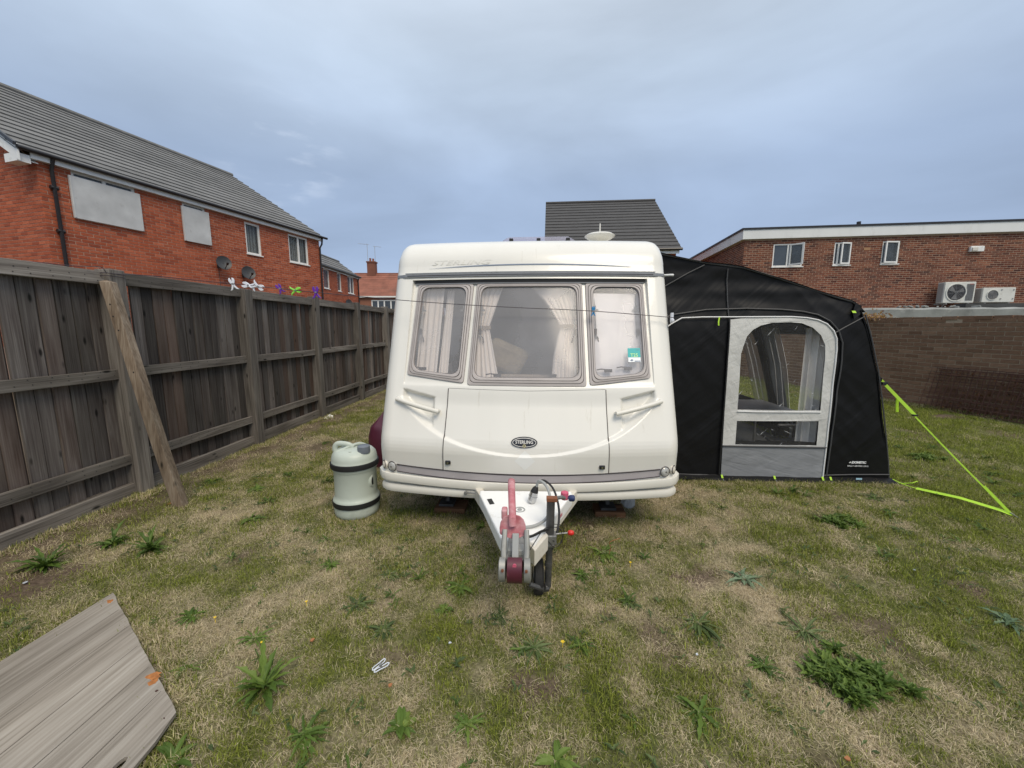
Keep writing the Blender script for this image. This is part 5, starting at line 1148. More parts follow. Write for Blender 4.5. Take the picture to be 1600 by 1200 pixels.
def bumper(name, zc, h, prot, mat, xmax, rnd, zend=0):
    mb = MB(); path = []
    for x in [-xmax+2*xmax*i/60 for i in range(61)]: path.append((x, F(x,.42)+corner(x*1.0 if abs(x) <= 1.1 else 1.1)))
    path = [(-xmax, path[0][1]+.5),(-xmax, path[0][1]+.12)]+path+[(xmax, path[-1][1]+.12),(xmax, path[-1][1]+.5)]
    sec = [(-.03,h/2),(prot-rnd,h/2),(prot-rnd*.3,h/2-rnd*.3),(prot,h/2-rnd),(prot,-h/2+rnd),(prot-rnd*.3,-h/2+rnd*.3),(prot-rnd,-h/2),(-.03,-h/2)]; vs = []; n = len(path)
    for i, (x, y) in enumerate(path):
        a = path[max(0,i-1)]; b = path[min(n-1,i+1)]; t = Vector((b[0]-a[0], b[1]-a[1])).normalized(); nn = Vector((t.y, -t.x))
        zo = zend*(x/xmax)**2
        vs += [(XC+x+nn.x*p, y+nn.y*p, zc+zo+q) for p, q in sec]
    k = len(sec); fs = [(i*k+j, i*k+(j+1)%k, (i+1)*k+(j+1)%k, (i+1)*k+j) for i in range(n-1) for j in range(k)]; fs += [tuple(range(k)), tuple((n-1)*k+j for j in reversed(range(k)))]
    mb.add(vs, fs); return mb.build(name, mat, cv, smooth=True)
bumper('bumper', .380, .060, .026, gel_b, 1.095, .007, .035)
bumper('lower_bumper', .312, .068, .016, gel_b, 1.075, .022, .012)
mb = MB(); mb.tube([(XC-.42,2.622,.338),(XC-.38,2.615,.338),(XC-.25,2.60,.336)], .006, 6); mb.lathe((XC-.425,2.60,.338), [(.012,0),(.014,.012),(.010,.03)], 10, 'y'); mb.build('clamp_bolt', galv, cv)
# skylight and aerial on the roof
mb = MB()
def skl(u, v):
    x = lerp(-.32,.50,u); y = lerp(4.32,5.1,v); e = min(u,1-u,v,1-v); return (XC+x, y, 2.36+.115*min(1,(e*9))**.5)
mb.grid(skl, 26, 20); sk = mb.build('rooflight', clearp, cv, smooth=True, recalc=False)
mb = MB(); mb.bbox((XC-.36,4.28,2.32),(XC+.54,5.14,2.375)); mb.build('rooflight_base', upvc, sk)
for x in (-.20,.09,.40): mb = MB(); mb.bbox((XC+x-.02,4.30,2.40),(XC+x+.02,4.36,2.435)); mb.build('rooflight_clip', black_r, sk)
mb = MB(); mb.lathe((XC+.735,4.35,2.34), [(.055,0),(.05,.03),(.045,.055),(.12,.085),(.155,.108),(.158,.118),(.13,.135),(.07,.148),(.02,.153),(.008,.158),(.006,.24),(.004,.245)], 28); mb.build('tv_aerial', gel_b, cv, smooth=True)
# underside
mb = MB()
for sg in (-1,1): mb.box((XC+sg*.72,5.8,.29),(.05,5.5,.12))
mb.tube([(XC-1.0,5.9,.30),(XC+1.0,5.9,.30)], .04, 8); mb.build('chassis', galv_d, cv)
mb = MB()
for sg in (-1,1):
    a = Vector((XC+sg*.62,3.10,.33)); b = Vector((XC+sg*.66,3.06,.07)); mb.tube([a,b], .020, 6); mb.box(b+Vector((0,0,-.015)), (.12,.12,.02))
    mb.tube([Vector((XC+sg*.62,3.5,.33)), b+Vector((0,0,.02))], .014, 6)
mb.build('corner_steady', galv_d, cv)
for sg in (-1,1):
    mb = MB(); mb.lathe((XC+sg*.98-.09,5.9,.31), [(.20,0),(.30,.01),(.315,.04),(.315,.14),(.30,.17),(.20,.18)], 28, 'x'); w = mb.build('wheel', tyre_m, cv, smooth=True)
    mb = MB(); mb.lathe((XC+sg*.98-.08,5.9,.31), [(.05,-.0),(.19,-.005),(.195,.165),(.05,.16)], 20, 'x'); mb.build('rim', chrome, w)
# awning rail tab where the washing line ends
tb = MB(); tb.box((XC+1.105,3.10,1.575),(.016,.03,.075)); tb.lathe((XC+1.10,3.06,1.555), [(.010,0),(.014,.004),(.014,.02)], 10, 'y'); tag(tb.build('line_hook', peg_w, bevel=.004), 'white plastic line hook on the right edge of the caravan', 'hook')
# sticker
sk_ = lambda x, z: W_(.7925+x, 1.299+z, .0155)
mb = MB(); mb.tess([[(-.047,-.016),(.047,-.016),(.047,.050),(-.047,.050)]], sk_, None); st = mb.build('sticker', st_teal, wins[2])
mb = MB(); mb.tess([[(-.047,-.050),(.047,-.050),(.047,-.0165),(-.047,-.0165)]], sk_, None); mb.build('sticker_base', st_white, wins[2])
t_ = text_mb('T25', .036, lambda x,z: W_(.7925+x, 1.297+z, .017), bold=.0006); t_.build('sticker_lettering', st_green, wins[2], recalc=False)
t_ = text_mb('tyron', .013, lambda x,z: W_(.815+x, 1.338+z, .017)) if False else MB()
mb = MB(); mb.tess([[(-.034,-.038),(-.020,-.028),(-.008,-.036),(-.020,-.044)]], lambda x,z: W_(.7925+x,1.299+z,.0165), None); mb.tess([[(.0,-.046),(.044,-.046),(.044,-.040),(.0,-.040)]], lambda x,z: W_(.7925+x,1.299+z,.0165), None)
mb.tess([[(.018,.036),(.042,.036),(.042,.040),(.018,.040)]], lambda x,z: W_(.7925+x,1.299+z,.0165), None); mb.build('sticker_mark', blue_dk, wins[2])
# ------------------------------------------------------------ drawbar assembly (part of the caravan)
cov = [(-.352,2.47),(-.348,2.41),(-.166,1.885),(-.10,1.862),(-.03,1.862),(.012,1.842),(.072,1.99),(.258,2.45),(.258,2.49)]
def covz(x, y): return .405+.030*sstep(2.66,2.1,y)*0+.018
mb = MB(); mb.tess([cov], lambda x,y: (x,y,.423), (0,0,-.085)); dc = mb.build('drawbar_cover', hitch_w, cv, bevel=.010)
mb = MB(); mb.box((-.262,2.30,.4245),(.030,.075,.002), Matrix.Rotation(.35,3,'Z')); mb.build('cover_slot', black_r, dc)
mb = MB(); mb.tube([(-.077+.030*cos(w*pi/9),2.20+.030*sin(w*pi/9),.4245) for w in range(18)], .004, 5, closed=True); mb.lathe((-.077,2.20,.4235), [(.014,0),(.012,.006)], 12); mb.build('cover_bolt', cable_g, dc)
mb = MB()
for sg in (-1,1):
    a = Vector((XC+sg*.42,2.85,.315)); b = Vector((XC+sg*.045,1.90,.345)); d = (b-a); l_ = d.length; q = d.to_track_quat('Y','Z').to_matrix(); mb.box((a+b)/2, (.05,l_,.09), q)
mb.build('drawbar', hitch_c, cv, bevel=.005)
mb = MB(); mb.tess([[(-.02,1.862),(.012,1.80),(.085,1.955),(.072,1.992),(.012,1.845)]], lambda x,y: (x,y,.405), (0,0,-.085)); mb.build('drawbar_nose', hitch_c, cv, bevel=.006)
# red writing remnant on the side plate
mb = MB(); mb.box((.170,2.215,.385),(.002,.05,.018), Matrix.Rotation(-.38,3,'Z')); mb.build('red_sticker', pink, dc)
CXh = -.077
mb = MB(); mb.box((CXh,1.76,.425),(.085,.25,.07)); cpl = mb.build('coupling_head', galv, cv, bevel=.006)
for sg in (-1,1):
    mb = MB(); c = (CXh+sg*.056,1.600,.432)
    vs = []; K = 16; X = [(-.016,.030),(-.014,.047),(.012,.049),(.017,.034)]
    for xx, r in X: vs += [(c[0]+sg*xx, c[1]+r*.85*cos(2*pi*j/K), c[2]+r*1.12*sin(2*pi*j/K)) for j in range(K)]
    mb.add(vs, [(k*K+j,k*K+(j+1)%K,(k+1)*K+(j+1)%K,(k+1)*K+j) for k in range(3) for j in range(K)]+[tuple(range(K)), tuple(3*K+j for j in range(K))]); mb.build('stabiliser_pad', casting, cpl, smooth=True)
    mb = MB(); mb.lathe((CXh+sg*.052,1.553,.455), [(.006,0),(.006,.01)], 8, 'y'); mb.build('pad_bolt', rust, cpl)
    mb = MB(); mb.tube([(CXh+sg*.050,1.62,.455),(CXh+sg*.053,1.645,.50),(CXh+sg*.050,1.69,.575)], [.014,.013,.012], 8, flat=.7); mb.build('stabiliser_arm', casting, cpl, smooth=True)
mb = MB(); K = 16; vs = []
for xx, r in ((-.034,.040),(-.032,.052),(.032,.052),(.034,.040)): vs += [(CXh+xx, 1.595+r*.8*cos(2*pi*j/K), .434+r*1.1*sin(2*pi*j/K)) for j in range(K)]
mb.add(vs, [(k*K+j,k*K+(j+1)%K,(k+1)*K+(j+1)%K,(k+1)*K+j) for k in range(3) for j in range(K)]+[tuple(range(K)), tuple(3*K+j for j in range(K))]); mb.build('friction_block', maroon, cpl, smooth=True)
mb = MB(); mb.lathe((CXh,1.563,.474), [(.009,0),(.009,.006)], 12, 'y'); mb.build('red_button', pink_k, cpl)
mb = MB(); mb.box((CXh,1.66,.505),(.030,.030,.12), Matrix.Rotation(-.45,3,'X')); mb.box((CXh,1.70,.468),(.07,.06,.03)); mb.build('indicator_column', cable_g, cpl, bevel=.003)
# handle: shield and long grip
mb = MB(); vs = []; K = 20; sh = []
prof = [(-.062,.0),(-.064,.03),(-.060,.062),(-.045,.088),(-.020,.102),(.004,.104),(.030,.096),(.048,.078),(.058,.050),(.060,.02),(.058,-.002),(.030,-.016),(0,-.02),(-.03,-.014)]
def hp(x, h, d): return (CXh-.014+x, 1.700+h*.35-d*.75, .545+h*.80+d*.30)
mb.tess([prof], lambda x,h: hp(x,h,.018-.9*x*x*6), (0,.030,-.014)); mb.build('stabiliser_shield', pink, cpl, bevel=.008)
mb = MB(); q = [Vector(hp(.0,.045,.024)),Vector(hp(-.002,.08,.030)),Vector((CXh-.026,1.83,.662)),Vector((CXh-.033,1.92,.690)),Vector((CXh-.036,1.98,.694)),Vector((CXh-.037,2.01,.680))]
mb.tube(q, [.017,.018,.018,.019,.019,.015], 10, flat=.75); mb.build('stabiliser_handle', pink, cpl, smooth=True)
mb = MB(); mb.box((CXh-.058,1.77,.615),(.028,.05,.05)); mb.build('handle_lug', pink, cpl, bevel=.008)
# jockey wheel
JX, JY = .098, 2.0
mb = MB(); mb.tube([(JX-.004,JY,.30),(JX,JY,.585)], .0225, 14); jk = mb.build('jockey_tube', galv_d, cv, smooth=True)
mb = MB(); mb.tube([(JX-.010,JY,.075),(JX-.004,JY,.34)], .0185, 14); mb.tube([(JX-.010,JY,.20),(JX-.008,JY,.222)], .021, 12); mb.build('inner_tube', galv_d, jk, smooth=True)
mb = MB(); mb.box((JX-.005,JY,.365),(.075,.06,.05)); mb.box((JX-.045,JY+.02,.37),(.06,.08,.035)); mb.box((JX,JY,.33),(.05,.055,.02)); mb.build('clamp', galv, jk, bevel=.005)
mb = MB(); mb.box((JX+.005,JY-.005,.590),(.058,.038,.022)); mb.build('top_collar', rust, jk, bevel=.003)
mb = MB(); mb.tube([(JX+.01,JY,.59),(JX+.06,JY+.03,.585),(JX+.085,JY+.05,.572)], .008, 7, flat=1.4); mb.build('crank_arm', galv, jk)
mb = MB(); mb.tube([(JX+.078,JY+.06,.560),(JX+.078,JY+.06,.605)], .0215, 12); mb.build('crank_knob', pink_k, jk, bevel=.006)
mb = MB(); mb.lathe((JX+.117,JY+.05,.572), [(.012,-.018),(.0175,-.012),(.018,.010),(.012,.016)], 12, 'x'); mb.tube([(JX+.08,JY+.05,.575),(JX+.12,JY+.05,.573)], .006, 6); mb.build('brake_knob', blue_k, cv, smooth=True)
mb = MB(); mb.tube([(JX+.015,JY,.385),(JX+.075,JY+.01,.388),(JX+.10,JY+.01,.390)], .0045, 6); mb.build('clamp_lever', galv, jk)
mb = MB(); mb.lathe((JX+.112,JY+.01,.391), [(.006,-.018),(.013,-.012),(.015,0),(.012,.012),(.005,.017)], 12, 'x'); mb.build('lever_knob', red_k, jk, smooth=True)
mb = MB(); mb.lathe((.010,2.055,.098), [(.03,0),(.085,.002),(.097,.010),(.099,.028),(.097,.046),(.085,.054),(.03,.056)], 26, 'x'); jw = mb.build('jockey_wheel', tyre_m, jk, smooth=True)
mb = MB(); mb.lathe((.006,2.055,.098), [(.012,0),(.045,.002),(.045,.062),(.012,.064)], 16, 'x'); mb.build('wheel_hub', galv, cv)
mb = MB(); mb.tube([(JX-.010,JY,.07),(JX-.035,JY-.015,.072),(.035,1.96,.095),(-.012,1.945,.120)], [.022,.018,.013,.012], 8, flat=1.2)
mb.box((.001,2.03,.105),(.006,.16,.035)); mb.box((.075,2.03,.09),(.006,.14,.035)); mb.build('wheel_fork', galv_d, jk, bevel=.003)
# plug, cables
mb = MB(); pa, pb = Vector((-.008,2.30,.430)), Vector((.010,2.30,.495)); mb.tube([pa,pa.lerp(pb,.2),pb], [.026,.027,.026], 14); mb.tube([pb.lerp(pa,.45),pb.lerp(pa,.40)], .029, 14); mb.build('electric_plug', chrome, cv)
mb = MB(); mb.tube([pb,pb+Vector((.006,0,.018)),pb+Vector((.014,0,.034))], [.024,.020,.011], 12); mb.build('plug_boot', black_r, cv, smooth=True)
def curve(pts, n=8):
    out = []; P = [Vector(p) for p in pts]; P = [P[0]]+P+[P[-1]]
    for i in range(1, len(P)-2):
        for k in range(n): t = k/n; a, b, c, d = P[i-1:i+3]; out.append(.5*((2*b)+(c-a)*t+(2*a-5*b+4*c-d)*t*t+(3*b-a-3*c+d)*t**3))
    out.append(P[-2]); return out
mb = MB(); mb.tube(curve([pb+Vector((.010,0,.03)),(.035,2.30,.560),(.075,2.28,.575),(.125,2.22,.545),(.150,2.12,.475),(.140,2.03,.40),(.112,1.97,.36)]), .0065, 8); mb.build('black_cable', cable_k, cv, smooth=True)
mb = MB(); mb.tube(curve([pb+Vector((.012,0,.03)),(.04,2.28,.575),(.085,2.22,.56),(.105,2.13,.50),(.08,2.05,.455),(.02,2.0,.435),(-.045,1.97,.436),(-.085,1.96,.432)]), .0085, 8); mb.build('grey_cable', cable_g, cv, smooth=True)
mb = MB(); mb.tube(curve([(-.04,1.80,.475),(.0,1.84,.462),(.05,1.92,.445),(.085,1.97,.425)]), .007, 7); mb.tube(curve([(-.02,1.79,.40),(.02,1.86,.43),(.06,1.93,.45),(.10,1.975,.44),(.15,1.99,.42),(.16,1.98,.36),(.12,1.965,.33),(.08,1.965,.37)]), .0022, 5)
mb.tube(curve([(.115,1.97,.46),(.155,1.985,.445),(.17,1.99,.40),(.15,1.98,.35),(.11,1.96,.34)]), .0018, 5); mb.build('breakaway_cable', cable_k, cv)

# ------------------------------------------------------------ under the caravan
def simple(name, mat, fn, label, cat, **k):
    mb = MB(); fn(mb); o = mb.build(name, mat, **k); return tag(o, label, cat)
simple('wooden_block', block_w, lambda mb: mb.bbox((-.80,2.96,-.01),(-.55,3.14,.045)), 'short reddish wooden block under the caravan left of the drawbar', 'block', bevel=.004)
simple('wooden_block', block_w, lambda mb: mb.bbox((.50,2.97,-.01),(.74,3.13,.045)), 'short reddish wooden block under the caravan right of the drawbar', 'block', bevel=.004)
for k, ob_ in enumerate([o for o in bpy.data.objects if o.name.startswith('wooden_block')]): ob_['group'] = 'wooden blocks under the corner steadies'
mb = MB()
def bgf(u, v): a = u*2*pi; r = .055*sin(v*pi)*(1+.4*noise.noise(Vector((cos(a)*2,sin(a)*2,v*3))))+.001; return (.80+r*cos(a), 3.12+r*.6*sin(a), .07-.06*cos(v*pi))
mb.grid(bgf, 18, 12); tag(mb.build('plastic_bag', bag_m), 'small crumpled clear plastic bag under the caravan bumper', 'bag')
# ------------------------------------------------------------ water container
bx_, by_ = -1.432, 2.945; RB = .168
wc = thing('water_container', 'upright sage green rolling water barrel with black bands and grey cap', 'water container', (bx_,by_,0))
mb = MB(); prof = [(.10,.0),(.150,.006),(.168,.022),(.173,.05),(.173,.098),(.180,.104),(.180,.132),(.176,.150),(.170,.160),(.164,.170),(.161,.19),(.161,.375),(.166,.386),(.172,.396),(.172,.408),(.178,.414),(.178,.440),(.173,.446),(.172,.480),(.163,.515),(.140,.540),(.10,.552),(.04,.556)]
mb.lathe((bx_,by_,0), prof, 48); bd = mb.build('barrel', barrel_m, wc, smooth=True)
for z in (.106,.416): mb = MB(); mb.lathe((bx_,by_,z), [(.170,-.008),(.1815,-.004),(.1835,.015),(.1815,.035),(.170,.039)], 48); mb.build('rubber_band', black_r, wc, smooth=True)
mb = MB(); c = Vector((bx_,by_,0)); pts = curve([(bx_-.135,by_-.02,.49),(bx_-.146,by_-.02,.545),(bx_-.130,by_-.02,.580),(bx_-.095,by_-.018,.588),(bx_-.04,by_-.012,.578),(bx_-.005,by_,.555)]); mb.tube(pts, .017, 10, flat=1.25); mb.build('handle', barrel_m, wc, smooth=True)
mb = MB(); mb.tube(curve([(bx_-.10,by_-.09,.535),(bx_-.04,by_-.03,.560),(bx_+.02,by_+.05,.570),(bx_+.06,by_+.09,.545)]), .011, 8); mb.build('rim_fold', barrel_m, wc, smooth=True)
mb = MB(); mb.lathe((bx_+.105,by_-.055,.532), [(.046,0),(.048,.012),(.047,.050),(.040,.056)], 24); cpq = mb.build('cap', cap_m, wc, smooth=True)
mb = MB(); mb.lathe((bx_+.02,by_-.11,.540), [(.010,0),(.010,.012),(.006,.016)], 10); mb.build('air_screw', barrel_m, wc)
mb = MB(); mb.lathe((bx_+.150,by_-.015,.29), [(.062,-.030),(.066,-.004),(.058,.006),(.048,.008),(.042,-.004)], 20, 'x', 1.0); mb.build('bearing_recess', barrel_m, wc, smooth=True)
mb = MB(); mb.lathe((bx_+.154,by_-.015,.29), [(.043,-.02),(.044,.0),(.034,.004)], 16, 'x'); mb.build('axle_boss', black_r, wc, smooth=True)
# maroon cover beyond the barrel
mb = MB()
def mrf(u, v): a = u*2*pi; r = [.12,.16,.17,.165,.14,.07,.0][min(6,int(v*6))]; f = v*6-int(v*6); r2 = [.12,.16,.17,.165,.14,.07,.0,.0][min(7,int(v*6)+1)]; r = lerp(r,r2,f); return (-1.62+r*cos(a), 4.05+r*.9*sin(a), .60*v**.8*(1 if v < 1 else 1)+.02*noise.noise(Vector((cos(a)*2,sin(a)*2,v*4))))
mb.grid(mrf, 32, 18); tag(mb.build('covered_gas_bottle', M('burgundy_cover', (.095,.016,.035), .45, var=.15, vs=5), smooth=True), 'burgundy rounded cover half hidden behind the water barrel', 'cover')

# ------------------------------------------------------------ awning
AY0, AY1 = 3.85, 7.10
aw = thing('caravan_awning', 'black inflatable awning with pale grey door and clear window on the right of the caravan', 'awning', (2.3,AY0,0))
TOPX = [1.05,1.18,1.62,1.96,2.31,2.56,2.83,2.97,3.05]; TOPZ = [2.22,2.19,2.10,2.055,1.95,1.865,1.775,1.735,1.66]
RX = [(0,3.485),(.27,3.44),(1.02,3.27),(1.39,3.15),(1.66,3.05)]
def rightx(z): return interp(z, [p[0] for p in RX], [p[1] for p in RX])
def front_pt(u, v):
    xt = lerp(1.05,3.05,u); zt_ = interp(xt, TOPX, TOPZ); z = zt_*v; xr = rightx(min(z,1.66)); x = lerp(1.05, xr if True else 3.05, u)
    if z > 0: x = lerp(1.05+(3.485-1.05)*u, xt, (z/zt_)) + (lerp(1.05,xr,u)-lerp(1.05+(3.485-1.05)*u, xt, z/zt_))*u*.9
    return x, z
doorL = [(1.865,.035),(1.855,.8),(1.845,1.575)]
arch = [(2.0,1.592),(2.2,1.602),(2.4,1.602),(2.54,1.592),(2.64,1.572),(2.72,1.535),(2.785,1.47),(2.818,1.40),(2.832,1.30),(2.838,.8),(2.842,.035)]
door_out = doorL+arch
clear1 = [(1.978,.712),(1.968,1.25),(1.985,1.33),(2.01,1.42),(2.06,1.48),(2.13,1.52),(2.23,1.545),(2.40,1.55),(2.50,1.542),(2.60,1.50),(2.68,1.43),(2.728,1.34),(2.742,1.20),(2.752,.712)]
clear2 = [(1.985,.362),(1.982,.600),(2.748,.608),(2.752,.366)]
def wr(x, z): 
    t = .014*noise.noise(Vector((x*1.6+z*1.2,z*.9-x*.4,3)))+.010*abs(noise.noise(Vector(((x+z*1.1)*4.5,(x-z)*.9,2))))
    t += .014*sstep(1.50,1.85,z)*noise.noise(Vector((x*2.2,z*9,6)))
    return t
def AF(x, z, off=0, w=1): return (x, AY0+wr(x,z)*w+.06*sstep(1.45,1.9,z)-off, z)
mb = MB()
cells_keep = lambda u, v: not inpoly(front_pt(u,v)[0], front_pt(u,v)[1], [(1.9,.4),(1.9,1.54),(2.2,1.57),(2.5,1.56),(2.66,1.50),(2.78,1.36),(2.80,.4)])
mb.grid(lambda u,v: AF(*front_pt(u,v)), 150, 130, cells_keep); mb.build('front_panel', awn_k, aw, smooth=True, recalc=False)
def densify(lp, s=.05):
    out = []
    for i in range(len(lp)):
        a, b = Vector(lp[i]), Vector(lp[(i+1)%len(lp)]); k = max(1,int((b-a).length/s))
        for j in range(k): q = a.lerp(b,j/k); out.append((q.x,q.y))
    return out
# pale door surround built as a fine grid so that it can wrinkle with the panel
def surround(u, v): return (lerp(1.83,2.86,u), lerp(.34,1.62,v))
dxs, dzs = 172, 214
mb = MB(); mb.grid(lambda u,v: AF(*surround(u,v), .012, .6), 2, 2) if False else None
def fill(outer, holes, off, w, mat, name, parent):
    mb = MB(); mb.tess([densify(outer,.04)]+[list(reversed(densify(h,.04))) for h in holes], lambda x,z: AF(x,z,off,w), (0,.004,0)); return mb.build(name, mat, parent, recalc=True)
dp = fill([(1.866,.350),(1.857,.8),(1.845,1.575)]+arch[:-1]+[(2.841,.350)], [clear1, clear2], .018, .45, awn_g, 'door_panel', aw)
fill([(1.872,.03),(1.866,.347),(2.841,.347),(2.845,.03)], [], .019, .5, awn_m, 'mud_wall', aw)
def pane_(lp, n): 
    q = MB(); q.tess([densify(lp,.05)], lambda x,z: AF(x,z,.008,.3)); return q.build(n, awn_c, dp, smooth=True)
pane_([(1.96,.70),(1.95,1.25)]+clear1[2:-2]+[(2.76,1.2),(2.765,.70)], 'clear_window'); pane_([(1.97,.35),(1.97,.61),(2.76,.62),(2.765,.355)], 'clear_window')
def piping(pts, r, mat, name, off=.024, w=.5, fl=1): q = MB(); q.tube([AF(x,z,off,w) for x, z in densify_open(pts)], r, 6, flat=fl); return q.build(name, mat, aw, smooth=True)
def densify_open(p, s=.05):
    out = []
    for i in range(len(p)-1):
        a, b = Vector(p[i]), Vector(p[i+1]); k = max(1,int((b-a).length/s)); out += [(a.lerp(b,j/k).x, a.lerp(b,j/k).y) for j in range(k)]
    out.append(p[-1]); return out
piping([(1.20,1.46),(1.30,1.535),(1.40,1.592),(1.60,1.60),(1.85,1.60)]+arch[1:], .0062, pipe_w, 'white_piping')
piping([(1.10,1.50),(1.30,1.62),(1.64,1.67),(2.0,1.68),(2.33,1.67),(2.52,1.65),(2.65,1.62),(2.76,1.56),(2.84,1.47),(2.885,1.36),(2.90,1.2),(2.892,.6),(2.885,.06)], .007, pipe_k, 'tube_seam', off=.010, w=1)
piping([(1.10,1.80),(1.26,1.90),(1.45,2.01),(1.60,2.085)], .006, pipe_k, 'strap_seam', off=.012, w=1); piping([(1.815,2.05),(1.825,1.8),(1.838,1.60)], .0055, pipe_k, 'strap_seam', off=.012, w=1)
piping([(2.81,1.455),(2.94,1.53),(3.06,1.60)], .006, pipe_k, 'strap_seam', off=.012, w=1); piping([(1.07,.045),(1.86,.04)], .006, pipe_k, 'hem_seam', off=.01, w=1); piping([(2.845,.06),(3.1,.075),(3.46,.085)], .006, pipe_k, 'hem_seam', off=.01, w=1)
piping([(1.853,.04),(1.850,.8),(1.842,1.59)], .007, black_r, 'door_zip', off=.020); piping([(1.87,.349),(2.84,.349)], .007, pipe_k, 'band_zip', off=.026, w=.45)
piping([(1.975,.697),(2.755,.697)], .0045, pipe_w, 'window_edge', off=.026, w=.45)
# hem flap lying on the grass
mb = MB(); mb.grid(lambda u,v: (lerp(1.05,3.50,u), AY0-.005-.07*v+.012*noise.noise(Vector((u*14,0,v))), lerp(.045,.012,v)+.010*abs(noise.noise(Vector((u*18,v*2,5))))), 80, 4); mb.build('skirt', awn_k, aw, smooth=True, recalc=False)
# outer side wall with windows, back wall, roof
def side_pt(y, z, off=0): return (rightx(z)-.02+.012*noise.noise(Vector((y*1.7,z*1.5,4)))+off, y, z)
def sidefill(outer, holes, mat, name, off=0, thick=(-.004,0,0)):
    q = MB(); q.tess([densify(outer,.15)]+[list(reversed(densify(h,.12))) for h in holes], lambda y,z: side_pt(y,z,off), thick); return q.build(name, mat, aw)
sw = [[(4.15,.42),(4.15,1.42),(5.30,1.42),(5.30,.42)],[(5.62,.42),(5.62,1.42),(6.80,1.42),(6.80,.42)]]
sidefill([(AY0,.0),(AY0,1.66),(AY1,1.66),(AY1,0)], sw, awn_k, 'side_wall')
for h in sw: sidefill(h, [], awn_w, 'side_window', thick=None)
mb = MB(); mb.tess([[(1.05,0),(1.05,2.22)]+list(zip(TOPX[1:],TOPZ[1:]))+[(3.27,1.02),(3.485,0)], [(1.5,.55),(2.9,.55),(2.9,1.45),(1.5,1.45)]], lambda x,z: (x,AY1,z), (0,-.004,0)); mb.build('rear_wall', awn_k, aw)
mb = MB(); mb.add([(1.5,AY1,.55),(2.9,AY1,.55),(2.9,AY1,1.45),(1.5,AY1,1.45)], [(0,1,2,3)]); mb.build('rear_window', awn_w, aw)
def roof_pt(u, v):
    x = lerp(1.05,3.05,u); y = lerp(AY0-.012,AY1+.02,v); z = interp(x,TOPX,TOPZ)+.012; sag = .035*sin(u*pi)*math.sin(v*pi*3)**2
    if u > .985: x += .02; z -= .03
    return (x, y+.05*(1-v)*sstep(1.45,1.9,z), z-sag+.008*noise.noise(Vector((x*3,y*2,1))))
mb = MB(); mb.grid(roof_pt, 60, 50); mb.build('roof', awn_r, aw, smooth=True, recalc=False)
mb = MB(); mb.tube([ (x, AY0+.06*sstep(1.45,1.9,z)-.005, z+.004) for x, z in densify_open(list(zip(TOPX,TOPZ)),.06)], .009, 6); mb.tube([(rightx(z)+.0, AY0-.002, z) for z in [0,.2,.5,.8,1.1,1.4,1.62]], .006, 6); mb.build('edge_binding', pipe_k, aw)
for y in (4.06,5.46,6.98): # air beams
    mb = MB(); mb.tube(curve([(1.15,y,2.04),(1.9,y,1.91),(2.5,y,1.73),(2.88,y,1.56),(2.98,y,1.45),(3.10,y,1.15),(3.27,y,.55),(3.37,y,.03)]), .055, 10); mb.build('air_beam', awn_k, aw, smooth=True)
# inner sheer curtains at the side windows
def shc(y0, y1, xoff, top, tail, name='inner_curtain'):
    q = MB(); q.grid(lambda u,v: (rightx(lerp(.30,1.5,v))-.10+xoff+.02*sin(u*18), lerp(y0,y1,u)+tail*(1-v)**2*.3, lerp(.30,top,v)), 24, 16); q.build(name, sheer, aw, smooth=True, recalc=False)
shc(4.15,4.55,0,1.5,-.2); shc(5.05,5.40,0,1.5,.35); shc(5.60,5.95,-.02,1.5,-.3); shc(6.55,6.85,0,1.5,.2)
mb = MB(); mb.grid(lambda u,v: (lerp(2.60,2.80,u)+.012*sin(u*16), AY0+.07+.02*sin(u*20), lerp(.30,1.50,v)), 20, 4); mb.build('inner_curtain', sheer, aw, smooth=True, recalc=False)
gsh = MB(); gsh.grid(lambda u,v: (lerp(1.08,3.34,u), lerp(3.95,7.0,v), .018+.008*noise.noise(Vector((u*5,v*5,0)))), 20, 24); tag(gsh.build('groundsheet', M('dark_groundsheet', (.03,.032,.035), .8), recalc=False), 'dark groundsheet spread inside the awning', 'groundsheet')
